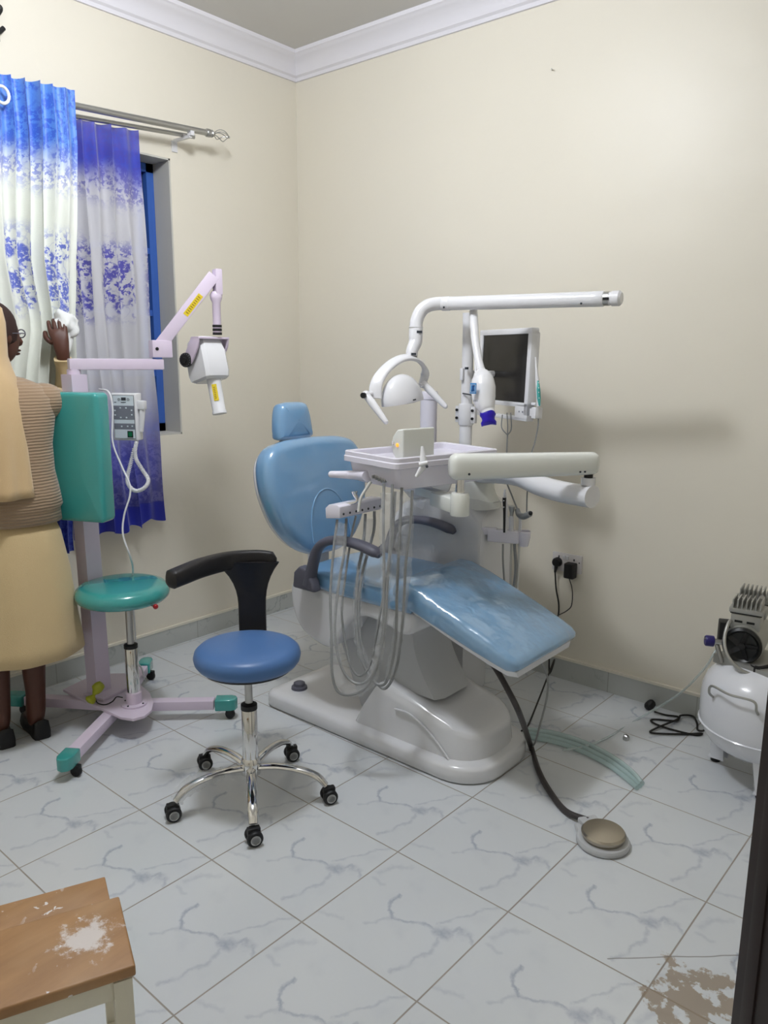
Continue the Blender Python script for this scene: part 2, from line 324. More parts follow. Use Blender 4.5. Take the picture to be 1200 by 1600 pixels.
# ------------------------------------------------------------------ mesh helpers
def crv(pts, n=8, closed=False):
    """Catmull-Rom through the points"""
    P = [V(p) for p in pts]; out = []
    N = len(P); rng = N if closed else N-1
    for i in range(rng):
        p1, p2 = P[i % N], P[(i+1) % N]
        p0 = P[(i-1) % N] if (closed or i > 0) else p1*2-p2
        p3 = P[(i+2) % N] if (closed or i+2 < N) else p2*2-p1
        for k in range(n):
            t = k/n
            out.append(0.5*((2*p1)+(p2-p0)*t+(2*p0-5*p1+4*p2-p3)*t*t+(3*p1-p0-3*p2+p3)*t*t*t))
    if not closed: out.append(P[-1].copy())
    return out
def frame(z, up=(0, 0, 1)):
    z = V(z).normalized(); up = V(up)
    if abs(z.dot(up)) > 0.98: up = V((1, 0, 0))
    x = up.cross(z).normalized(); y = z.cross(x)
    return x, y, z
class MB:
    def __init__(s): s.bm = bmesh.new()
    def ring_loft(s, rings, caps=True, closed=True):
        bm = s.bm; R = [[bm.verts.new(p) for p in r] for r in rings]
        n = len(R[0])
        for a, b in zip(R[:-1], R[1:]):
            for i in range(n if closed else n-1):
                j = (i+1) % n
                try: bm.faces.new((a[i], a[j], b[j], b[i]))
                except ValueError: pass
        if caps and closed:
            for r in (R[0], R[-1]):
                try: bm.faces.new(r)
                except ValueError: pass
        return s
    def tube(s, pts, r, seg=10, n=6, smooth=True, caps=True, sq=None):
        P = crv(pts, n) if (smooth and len(pts) > 2) else [V(p) for p in pts]
        L = len(P)
        def rad(i):
            if isinstance(r, (int, float)): return r
            t = i/(L-1)*(len(r)-1); k = min(int(t), len(r)-2); f = t-k
            return r[k]*(1-f)+r[k+1]*f
        rings = []; px = None
        for i, p in enumerate(P):
            t = (P[min(i+1, L-1)]-P[max(i-1, 0)])
            if t.length < 1e-9: t = V((0, 0, 1))
            t.normalize()
            if px is None: x, y, _ = frame(t)
            else:
                x = px-t*px.dot(t)
                x = x.normalized() if x.length > 1e-6 else frame(t)[0]
                y = t.cross(x)
            px = x; rr = rad(i)
            ax, ay = (1, 1) if sq is None else sq
            rings.append([p+x*math.cos(2*PI*k/seg)*rr*ax+y*math.sin(2*PI*k/seg)*rr*ay for k in range(seg)])
        return s.ring_loft(rings, caps)
    def cyl(s, a, b, r, r2=None, seg=24): return s.tube([a, b], [r, r if r2 is None else r2], seg, smooth=False)
    def lathe(s, prof, o=(0, 0, 0), axis=(0, 0, 1), seg=32):
        x, y, z = frame(axis); o = V(o)
        rings = [[o+z*h+(x*math.cos(2*PI*k/seg)+y*math.sin(2*PI*k/seg))*max(r, 1e-4) for k in range(seg)] for r, h in prof]
        return s.ring_loft(rings)
    def box(s, c, size, rot=None, bev=0.0, segs=2):
        b2 = bmesh.new(); bmesh.ops.create_cube(b2, size=1.0)
        for v in b2.verts: v.co = V((v.co.x*size[0], v.co.y*size[1], v.co.z*size[2]))
        if bev: bmesh.ops.bevel(b2, geom=b2.edges[:], offset=bev, segments=segs, profile=0.6, affect='EDGES')
        mt = Matrix.Translation(V(c)) @ (rot.to_4x4() if rot is not None else Matrix())
        bmesh.ops.transform(b2, matrix=mt, verts=b2.verts)
        return s.merge(b2)
    def merge(s, b2):
        me = bpy.data.meshes.new('tmp'); b2.to_mesh(me); b2.free(); s.bm.from_mesh(me); bpy.data.meshes.remove(me); return s
    def prism(s, poly, o, X, Y, Z, th, bev=0.0, segs=2):
        """polygon (u,v) in the X,Y plane at o, extruded by th along Z"""
        b2 = bmesh.new(); o = V(o); X = V(X); Y = V(Y); Z = V(Z)
        a = [b2.verts.new(o+X*p[0]+Y*p[1]) for p in poly]; c = [b2.verts.new(o+X*p[0]+Y*p[1]+Z*th) for p in poly]
        b2.faces.new(a); b2.faces.new(c[::-1])
        n = len(poly)
        for i in range(n): b2.faces.new((a[i], c[i], c[(i+1) % n], a[(i+1) % n]))
        bmesh.ops.recalc_face_normals(b2, faces=b2.faces)
        if bev:
            es = [e for e in b2.edges if len(e.link_faces) == 2 and e.calc_face_angle(0) > 0.5]
            bmesh.ops.bevel(b2, geom=es, offset=bev, segments=segs, profile=0.6, affect='EDGES')
        return s.merge(b2)
    def pillow(s, outline, o, X, Y, Z, th, r, dome=0.0, flatback=False, steps=5):
        """closed outline (u,v) turned into a cushion of thickness th with rounded rim r, domed top"""
        o = V(o); X = V(X); Y = V(Y); Z = V(Z); n = len(outline)
        pts = [V((p[0], p[1])) for p in outline]
        area = sum(pts[i].x*pts[(i+1) % n].y-pts[(i+1) % n].x*pts[i].y for i in range(n))
        sg = 1 if area > 0 else -1
        nor = []
        for i in range(n):
            t = (pts[(i+1) % n]-pts[i-1]); t.normalize(); nor.append(V((-t.y, t.x))*sg)
        cen = sum(pts, V((0, 0)))/n
        rings = []
        def ring(inset, h, shrink=0.0):
            out = []
            for p, q in zip(pts, nor):
                z2 = p+q*inset; z2 = z2.lerp(cen, shrink)
                out.append(o+X*z2.x+Y*z2.y+Z*h)
            rings.append(out)
        if not flatback:
            for k in range(steps+1):
                a = PI/2*(k/steps); ring(r*(1-math.sin(a)), r*(1-math.cos(a)))
        else: ring(0, 0)
        for k in range(steps+1):
            a = PI/2*(k/steps); ring(r*(1-math.cos(a)), th-r*(1-math.sin(a)))
        for k in (0.25, 0.5, 0.75, 0.93):
            ring(r, th+dome*(1-(1-k)**2), k)
        return s.ring_loft(rings)
    def ell(s, c, rad, X=(1, 0, 0), Y=(0, 1, 0), Z=(0, 0, 1), seg=24, rn=14, fn=None):
        c = V(c); X = V(X); Y = V(Y); Z = V(Z); rings = []
        for i in range(rn+1):
            th = PI*i/rn; rr = max(math.sin(th), 1e-3)
            ring = []
            for k in range(seg):
                a = 2*PI*k/seg; d = V((rr*math.cos(a), rr*math.sin(a), -math.cos(th)))
                if fn: d = fn(d)
                ring.append(c+X*d.x*rad[0]+Y*d.y*rad[1]+Z*d.z*rad[2])
            rings.append(ring)
        return s.ring_loft(rings)
WL = {}
def wloc(o): return WL.get(o.name, V((0, 0, 0)))
def thing(name, label, cat, loc, group=None):
    o = bpy.data.objects.new(name, None); C.objects.link(o); o.location = loc; WL[o.name] = V(loc)
    o.empty_display_size = 0.05
    o['label'] = label; o['category'] = cat
    if group: o['group'] = group
    return o
def tag(o, label, cat, group=None):
    o['label'] = label; o['category'] = cat
    if group: o['group'] = group
    return o
def obj(name, mb, mt, parent=None, angle=40, sub=0, label=None, solid=0.0):
    bm = mb.bm if isinstance(mb, MB) else mb
    bmesh.ops.remove_doubles(bm, verts=bm.verts, dist=1e-6)
    bmesh.ops.recalc_face_normals(bm, faces=bm.faces)
    lo = V((min(v.co.x for v in bm.verts), min(v.co.y for v in bm.verts), min(v.co.z for v in bm.verts)))
    hi = V((max(v.co.x for v in bm.verts), max(v.co.y for v in bm.verts), max(v.co.z for v in bm.verts)))
    c = (lo+hi)/2
    for v in bm.verts: v.co -= c
    me = bpy.data.meshes.new(name); bm.to_mesh(me); bm.free()
    for p in me.polygons: p.use_smooth = True
    me.set_sharp_from_angle(angle=math.radians(angle))
    me.materials.append(M[mt] if isinstance(mt, str) else mt)
    o = bpy.data.objects.new(name, me); C.objects.link(o)
    WL[o.name] = c
    if parent is not None:
        o.parent = parent; o.location = c-wloc(parent)
    else: o.location = c
    if sub:
        md = o.modifiers.new('sub', 'SUBSURF'); md.levels = sub; md.render_levels = sub
    if solid:
        md = o.modifiers.new('sol', 'SOLIDIFY'); md.thickness = solid; md.offset = 0
    if label: o['label'] = label
    return o
def split(name, mb, mt, parent=None, **k):
    """one object per loose piece of the mesh"""
    bm = mb.bm; seen = set(); res = []
    bm.verts.ensure_lookup_table(); bm.verts.index_update(); bm.faces.index_update()
    for v0 in bm.verts:
        if v0.index in seen: continue
        st = [v0]; isl = []; seen.add(v0.index)
        while st:
            v = st.pop(); isl.append(v)
            for e in v.link_edges:
                o = e.other_vert(v)
                if o.index not in seen: seen.add(o.index); st.append(o)
        nb = bmesh.new(); mp = {v.index: nb.verts.new(v.co) for v in isl}; fs = set()
        for v in isl:
            for f in v.link_faces:
                if f.index not in fs: fs.add(f.index); nb.faces.new([mp[q.index] for q in f.verts])
        res.append(obj(name, nb, mt, parent, **k))
    bm.free()
    return res
def struct(name, mb, mt):
    """the setting keeps world coordinates"""
    bm = mb.bm; bmesh.ops.recalc_face_normals(bm, faces=bm.faces)
    me = bpy.data.meshes.new(name); bm.to_mesh(me); bm.free()
    for p in me.polygons: p.use_smooth = True
    me.set_sharp_from_angle(angle=math.radians(30))
    me.materials.append(M[mt]); o = bpy.data.objects.new(name, me); C.objects.link(o); o['kind'] = 'structure'
    return o
def lerp(a, b, t): return V(a)*(1-t)+V(b)*t

# ------------------------------------------------------------------ room
RX, RY, HZ = 3.85, -3.85, 3.10
struct('floor', MB().box((RX/2, RY/2, -0.05), (RX+0.6, -RY+0.6, 0.1)), 'floor')
struct('ceiling', MB().box((RX/2, RY/2, HZ+0.05), (RX+0.6, -RY+0.6, 0.1)), 'ceil')
struct('wall_right', MB().box((RX/2, 0.1, HZ/2), (RX+0.5, 0.2, HZ)), 'wall')
WY0, WY1, WZ0, WZ1 = -2.30, -0.845, 1.115, 2.44
mb = MB()
mb.box((-0.1, (WY1)/2, HZ/2), (0.2, -WY1, HZ)); mb.box((-0.1, (RY+WY0)/2, HZ/2), (0.2, WY0-RY, HZ))
mb.box((-0.1, (WY0+WY1)/2, WZ0/2), (0.2, WY1-WY0, WZ0)); mb.box((-0.1, (WY0+WY1)/2, (WZ1+HZ)/2), (0.2, WY1-WY0, HZ-WZ1))
struct('wall_left', mb, 'wall')
struct('wall_east', MB().box((RX+0.1, RY/2, HZ/2), (0.2, -RY, HZ)), 'wall')
struct('wall_south', MB().box((RX/2, RY-0.1, HZ/2), (RX+0.5, 0.2, HZ)), 'wall')
mb = MB()    # rendered reveal lining of the window opening
mb.box((-0.095, WY1-0.004, (WZ0+WZ1)/2), (0.188, 0.008, WZ1-WZ0)); mb.box((-0.095, WY0+0.004, (WZ0+WZ1)/2), (0.188, 0.008, WZ1-WZ0))
mb.box((-0.095, (WY0+WY1)/2, WZ1-0.004), (0.188, WY1-WY0, 0.008)); mb.box((-0.095, (WY0+WY1)/2, WZ0+0.004), (0.188, WY1-WY0, 0.008))
struct('trim_1', mb, 'reveal')
# cornice
def cornice_profile():
    return [(0, -0.115), (0.012, -0.115), (0.018, -0.100), (0.030, -0.092), (0.040, -0.070), (0.060, -0.045), (0.082, -0.034), (0.092, -0.022), (0.106, -0.016), (0.110, 0.0), (0, 0)]
def cornice(name, A, B, inn, m0, m1):
    A = V(A); B = V(B); inn = V(inn); d = (B-A).normalized(); rings = []
    for P, s in ((A, m0), (B, m1)):
        rings.append([P+inn*u+V((0, 0, v))+d*(u*s) for u, v in cornice_profile()])
    o = struct(name, MB().ring_loft(rings), 'cornice'); return o
cornice('trim_2', (0, RY, HZ), (0, 0, HZ), (1, 0, 0), 0, -1)
cornice('trim_3', (0, 0, HZ), (RX, 0, HZ), (0, -1, 0), 1, 0)
def skirt(name, A, B, inn, h=0.098, t=0.010, mt='skirting', z0=0.0):
    A = V(A); B = V(B); inn = V(inn); rings = []
    for P in (A, B): rings.append([P+V((0, 0, z0)), P+inn*t+V((0, 0, z0)), P+inn*t+V((0, 0, z0+h)), P+V((0, 0, z0+h))])
    return struct(name, MB().ring_loft(rings), mt)
skirt('baseboard_left', (0, RY, 0), (0, 0, 0), (1, 0, 0)); skirt('baseboard_right', (0, 0, 0), (RX, 0, 0), (0, -1, 0))
skirt('trim_4', (0, RY, 0), (0, 0, 0), (1, 0, 0), 0.012, 0.013, 'wall', 0.098); skirt('trim_5', (0, 0, 0), (RX, 0, 0), (0, -1, 0), 0.012, 0.013, 'wall', 0.098)
# window: steel frame, bars, glass
wn = bpy.data.objects.new('window_1', None); C.objects.link(wn); wn['kind'] = 'structure'; wn.location = (-0.15, (WY0+WY1)/2, WZ0); WL[wn.name] = V(wn.location)
xf = -0.155
mb = MB(); a, b_, c0, c1 = WY0+0.01, WY1-0.01, WZ0+0.01, WZ1-0.01
mb.box((xf, a+0.02, (c0+c1)/2), (0.05, 0.04, c1-c0)); mb.box((xf, b_-0.02, (c0+c1)/2), (0.05, 0.04, c1-c0))
mb.box((xf, (a+b_)/2, c0+0.02), (0.05, b_-a, 0.04)); mb.box((xf, (a+b_)/2, c1-0.02), (0.05, b_-a, 0.04))
obj('window_frame', mb, 'frameblue', wn)
mb = MB()
for yy in (b_-0.085, b_-0.50, b_-0.55, b_-0.96): mb.box((xf+0.002, yy, (c0+c1)/2), (0.036, 0.03, c1-c0-0.07))
for zz in (1.42, 1.72, 2.02): mb.box((xf+0.004, (a+b_)/2, zz), (0.03, b_-a-0.07, 0.028))
obj('window_bars', mb, 'frameblue', wn)
obj('window_pane', MB().box((xf-0.01, (a+b_)/2, (c0+c1)/2), (0.005, b_-a-0.06, c1-c0-0.06)), 'glass', wn)
# door leaf at the right edge of the view
E0 = V((3.065,-1.785,0.591)); E0.z = 0; dd = V((0.88, -0.47, 0)).normalized(); nn = V((dd.y, -dd.x, 0))
Xd, Zd = dd, V((0, 0, 1))
rot = Matrix((dd, V((-dd.y, dd.x, 0)), V((0, 0, 1)))).transposed()
dr = bpy.data.objects.new('door_1', None); C.objects.link(dr); dr['kind'] = 'structure'; dr.location = E0; WL[dr.name] = E0.copy()
obj('door_leaf', MB().box(E0+dd*0.26+V((0, 0, 1.03)), (0.52, 0.042, 2.05), rot, 0.004), 'doorwood', dr)
obj('door_moulding', MB().box(E0+dd*0.035+V((-dd.y, dd.x, 0))*-0.0+V((0, 0, 1.03)), (0.03, 0.052, 2.049), rot, 0.008), 'doorwood', dr)

# ceiling lamp (above the view)
def ceiling_lamp():
    t = thing('ceiling_lamp', 'round white globe lamp hanging under the middle of the ceiling', 'lamp', (LAMP_XYZ[0], LAMP_XYZ[1], HZ))
    x, y, z0 = LAMP_XYZ
    obj('ceiling_rose', MB().lathe([(0.05, 0), (0.05, -0.02), (0.025, -0.04), (0.012, -0.045)], (x, y, HZ)), 'white', t)
    obj('stem', MB().cyl((x, y, HZ-0.045), (x, y, z0+0.03), 0.012), 'white', t)
    obj('globe', MB().ell((x, y, z0+0.03), (0.05, 0.05, 0.03)), 'lamp_glow', t)
    l = bpy.data.lights.new('lamp_light', 'POINT'); l.shadow_soft_size = 0.13; l.energy = LAMP_POWER; l.color = LAMP_COL
    lo = bpy.data.objects.new('lamp_light', l); C.objects.link(lo); lo.parent = t; lo.location = (0, 0, z0-0.08-HZ)
ceiling_lamp()
# ------------------------------------------------------------------ curtain rods and curtains
def cloth(name, mt, ys, z_top, z_bot, x0, amp, fold, parent=None, edge=None, nz=60, wob=0.02, pinch=None, seed=0, zt=None):
    """hanging cloth: ys=(y0,y1); edge(z)-> shift and width factor of the near edge"""
    bm = bmesh.new(); ny = 150; lay = bm.verts.layers.float_vector.new('cloth')
    grid = []
    for j in range(nz+1):
        row = []
        tz = j/nz
        for i in range(ny+1):
            s = i/ny
            top = z_top if zt is None else zt(s)
            z = top+(z_bot(s)-top)*tz if callable(z_bot) else top+(z_bot-top)*tz
            ya = ys[0]; yb = ys[1]+(edge(z) if edge else 0)
            y = ya+(yb-ya)*s
            ph = fold*s*2*PI+0.6*math.sin(seed+s*9)
            am = amp*(0.75+0.35*math.sin(s*17+seed))*(1+0.25*tz)
            x = x0+am*math.sin(ph)+wob*tz*math.sin(s*7+z*2.3+seed)+0.006*math.sin(z*8+s*30)
            y += 0.35*am*math.cos(ph)
            if pinch:
                py, pz, k = pinch
                dz = abs(z-pz); f = math.exp(-(dz/0.16)**2)*k*max(0, 1-abs(y-py)/0.30)
                y = y+(py-y)*f; x = x+f*0.05
            v = bm.verts.new((x, y, z)); v[lay] = V((s*fold*0.11+seed, z, 0))
            row.append(v)
        grid.append(row)
    for j in range(nz):
        for i in range(ny):
            bm.faces.new((grid[j][i], grid[j][i+1], grid[j+1][i+1], grid[j+1][i]))
    me_o = obj(name, bm, mt, parent, angle=180)
    return me_o
# outer (front) and inner rod
ct = thing('curtain_rod', 'silver double curtain rod with wire cage finial above the window', 'curtain rod', (0.12, -1.4, 2.53))
R0 = V((0.135,-1.425,2.523)); R1 = V((0.135,-0.728,2.559))
dr_ = (R1-R0).normalized(); RA = R0-dr_*1.6
zr = lambda y: R1.z+(y-R1.y)*dr_.z/dr_.y
obj('front_rod', MB().cyl(RA, R1, 0.014), 'dullsteel', ct)
S0 = V((0.075,-1.358,2.502)); S1 = V((0.075,-0.755,2.544)); ds = (S1-S0).normalized()
obj('back_rod', MB().cyl(S0-ds*1.6, S1, 0.010), 'dullsteel', ct)
fb = MB()
fb.lathe([(0.016, 0), (0.019, 0.004), (0.019, 0.02), (0.012, 0.026), (0.018, 0.032), (0.012, 0.045), (0.006, 0.05)], R1, dr_)
fn = obj('finial', fb, 'dullsteel', ct)
cage = MB(); fx, fy, fz = frame(dr_)
for k in range(5):
    a0 = 2*PI*k/5
    pts = []
    for i in range(9):
        t = i/8; rr = 0.026*math.sin(PI*t)**0.7*(1.0) if 0 < t < 1 else 0.004
        a = a0+t*1.6; pts.append(R1+dr_*(0.048+0.085*t)+(fx*math.cos(a)+fy*math.sin(a))*rr)
    cage.tube(pts, 0.0022, 6, 3)
cage.ell(R1+dr_*0.138, (0.006, 0.006, 0.006), seg=10, rn=6)
obj('wire_cage', cage, 'dullsteel', fn)
bk = MB(); yb = R1.y-0.09; zb = zr(yb)
bk.box((0.003, yb, zb-0.055), (0.006, 0.03, 0.05)); bk.box((0.07, yb, zb-0.03), (0.13, 0.014, 0.012)); bk.box((0.135, yb, zb-0.018), (0.03, 0.018, 0.02)); bk.box((0.075, yb, zb-0.022), (0.024, 0.016, 0.02))
obj('bracket', bk, 'white', ct)
zr0 = zr(-1.6)
cu = thing('grommet_curtain', 'opaque blue and white floral curtain on grommets, gathered left', 'curtain', (0.135, -1.75, 0.66))
def topz(s): return zr(-2.25+(0.84)*s)+0.045
def medge(z): return -0.045*max(0, min(1, (2.35-z)/0.45))-0.10*max(0, min(1, (1.62-z)/0.9))
cm = cloth('curtain_panel', 'curtain', (-2.25, -1.425), 2.6, 0.66, 0.185, 0.024, 15.0, cu, edge=medge, pinch=(-1.56, 1.64, 0.30), zt=topz, seed=1)
gm = MB(); gx = V((0.215,-1.736,2.470))
tor = [gx+V((0, math.cos(2*PI*k/20)*0.026, math.sin(2*PI*k/20)*0.03)) for k in range(20)]
gm.ring_loft([[p+V((0.006*math.cos(a), 0, 0))+(p-gx).normalized()*0.006*math.sin(a) for a in [2*PI*q/8 for q in range(8)]] for p in tor+[tor[0]]], caps=False)
obj('grommet', gm, 'whitecloth', cm, label='pale round curtain grommet')
sh = thing('sheer_curtain', 'violet-blue translucent floral sheer curtain with a solid blue hem', 'curtain', (0.075, -1.25, 0.70))
def stop_(s): return zr(-1.48+0.42*s)-0.035
cloth('sheer_panel', 'sheer', (-1.50, -1.058), 2.5, lambda s: 0.672+0.035*s+0.012*math.sin(s*25), 0.075, 0.020, 6.5, sh, edge=lambda z: 0.055*max(0, (1.5-z)/0.8), zt=stop_, seed=3, wob=0.03)

# small wall fixtures at the top left
wc = thing('wall_fixture', 'black hooked bracket at the top left edge of the window wall', 'bracket', (0.010,-1.636,2.812))
obj('upper_arm', MB().tube([(0.020,-1.651,2.857), (0.020,-1.620,2.849), (0.020,-1.641,2.813)], 0.009, 8), 'black', wc)
obj('lower_arm', MB().tube([(0.020,-1.667,2.746), (0.020,-1.636,2.759), (0.020,-1.614,2.780)], 0.009, 8), 'black', wc)
obj('backplate', MB().box(V((0.008,-1.656,2.807)), (0.016, 0.05, 0.16)), 'black', wc)

# ------------------------------------------------------------------ casters
def caster(parent, p, d, name='caster', r=0.025, twin=True, rim='dullsteel', mt='black', top=0.07):
    """p: floor contact, d: rolling direction"""
    p = V(p); d = V(d).normalized(); s = V((-d.y, d.x, 0))
    c = p+V((0, 0, r)); mb = MB()
    for k in ((-1, 1) if twin else (0,)):
        cc = c+s*k*0.016
        mb.lathe([(r*0.55, -0.009), (r*0.9, -0.009), (r, -0.005), (r, 0.005), (r*0.9, 0.009), (r*0.55, 0.009)], cc, s, 20)
    mb.box(c+V((0, 0, r*0.55))-d*0.0, (r*1.6, 0.022, r*1.3), Matrix((d, s, V((0, 0, 1)))).transposed(), 0.004)
    w_ = obj(name, mb, mt, parent)
    return w_
def add_cap(parent, p, d, r=0.025, off=0.0265, mt='dullsteel'):
    p = V(p); d = V(d).normalized(); s = V((-d.y, d.x, 0))
    c = p+V((0, 0, r)); mb = MB()
    mb.lathe([(r*0.62, 0), (r*0.62, 0.0015), (r*0.5, 0.002), (r*0.5, 0)], c+s*off, s, 20); mb.lathe([(r*0.62, 0), (r*0.62, 0.0015), (r*0.5, 0.002), (r*0.5, 0)], c-s*off, -s, 20)
    return mb

# ------------------------------------------------------------------ blue operator stool
def stool():
    c = V((1.430, -1.640, 0))
    t = thing('operator_stool', 'round blue stool on five chrome legs with black curved arm support', 'stool', c)
    obj('seat', MB().lathe([(0.10, 0.488), (0.150, 0.488), (0.166, 0.494), (0.176, 0.508), (0.179, 0.524), (0.175, 0.540), (0.162, 0.552), (0.14, 0.558), (0.08, 0.560), (0.02, 0.560), (0.0, 0.560)], c, seg=56), 'blue_seat', t, angle=60)
    obj('seat_pan', MB().lathe([(0.0, 0.476), (0.09, 0.476), (0.150, 0.480), (0.155, 0.489), (0.10, 0.492)], c, seg=48), 'black', t)
    obj('gas_lift', MB().lathe([(0.013, 0.33), (0.013, 0.478)], c), 'dullsteel', t)
    sl = obj('sleeve', MB().lathe([(0.020, 0.13), (0.0265, 0.135), (0.0265, 0.335), (0.024, 0.338)], c), 'chrome', t)
    obj('collar', MB().lathe([(0.028, 0.328), (0.028, 0.345), (0.016, 0.352)], c), 'black', sl)
    obj('hub', MB().lathe([(0.025, 0.085), (0.034, 0.09), (0.036, 0.125), (0.030, 0.145), (0.026, 0.15)], c), 'chrome', t)
    for (x, y) in ((1.339, -1.902), (1.649, -1.817), (1.666, -1.487), (1.348, -1.358), (1.153, -1.631)):
        e = V((x, y, 0)); d = (e-c).normalized(); L = 0.265
        pts = [c+d*0.02+V((0, 0, 0.112)), c+d*0.10+V((0, 0, 0.120)), c+d*0.18+V((0, 0, 0.112)), c+d*0.235+V((0, 0, 0.092)), c+d*L+V((0, 0, 0.062))]
        lg = MB(); lg.tube(pts, [0.017, 0.016, 0.017, 0.018, 0.015], 12, 6, sq=(1.0, 0.62))
        lo = obj('leg', lg, 'chrome', t)
        if y < -1.89:
            fm = MB().tube([tuple(p) for p in pts[1:]], [0.020, 0.028, 0.026, 0.020], 14, 12, caps=False)
            for v in fm.bm.verts: v.co += noise.noise_vector(v.co*70)*0.007
            obj('film_wrap', fm, 'film', lo, angle=25, label='crumpled clear plastic film still wrapped on the leg')
        rd = V((0.75, -0.65, 0)) if x > 1.2 else V((0.75, -0.6, 0))
        p = c+d*0.275
        sd = V((-0.60, -0.8, 0)).normalized()
        caster(lo, p, V((sd.y, -sd.x, 0)) if False else V((0.45, 0.89, 0)), 'caster', 0.026)
        split('wheel_rim', add_cap(lo, p, V((0.45, 0.89, 0)), 0.026), 'dullsteel', lo)
    # back: post and arc
    ar = MB()
    arc = [V(p) for p in ((1.297,-1.381,0.775), (1.243,-1.417,0.780), (1.191,-1.509,0.782), (1.190,-1.627,0.782), (1.206,-1.724,0.778), (1.208,-1.788,0.770))]
    P = crv(arc, 8); rings = []
    for i, p in enumerate(P):
        tt = i/(len(P)-1)
        tg = (P[min(i+1, len(P)-1)]-P[max(0, i-1)]).normalized(); sx = V((0, 0, 1)).cross(tg).normalized()
        hh = 0.030+0.004*math.sin(PI*tt); ww = 0.014+0.018*tt
        e = min(1, min(tt, 1-tt)*14+0.35)
        drop = -0.02*(1-abs(tt-0.25)*1.6) if tt < 0.6 else 0
        rings.append([p+sx*ww*e*math.copysign(abs(math.cos(a))**0.6, math.cos(a))+V((0, 0, 1))*(hh*e*math.copysign(abs(math.sin(a))**0.6, math.sin(a))) for a in [2*PI*k/20 for k in range(20)]])
    ar.ring_loft(rings)
    # flare into the post
    a0 = V((1.241,-1.455,0.780)); ax = (arc[2]-arc[0]).normalized()
    base = V((a0.x, a0.y, 0)); dn = V((0, 0, 1)); nrm = V((ax.y, -ax.x, 0)).normalized()
    def wl(z):   # half widths left, right as a function of height
        t_ = max(0, min(1, (z-0.60)/0.18)); return 0.050+0.085*t_**2.6, 0.050+0.055*t_**2.6
    rr = []
    for k in range(15):
        z = 0.405+0.37*k/14
        l_, r_ = wl(z); th = 0.013
        cc = V((base.x, base.y, z))+nrm*(0.02*max(0, (0.55-z)/0.15))*0
        rr.append([cc+ax*l_+nrm*th*0.5, cc+ax*(l_*0.9)+nrm*th, cc-ax*(r_*0.9)+nrm*th, cc-ax*r_+nrm*th*0.5, cc-ax*r_-nrm*th*0.5, cc-ax*r_*0.9-nrm*th, cc+ax*l_*0.9-nrm*th, cc+ax*l_-nrm*th*0.5])
    ar.ring_loft(rr)
    obj('arm_support', ar, 'blackpu', t, angle=50)
    br = MB(); br.tube([c+V((0, 0, 0.468)), V((base.x, base.y, 0.425))+(c-base).normalized()*0.05, V((base.x, base.y, 0.425))], 0.012, 8, 5, sq=(1.6, 0.6))
    obj('support_bracket', br, 'black', t)
stool()

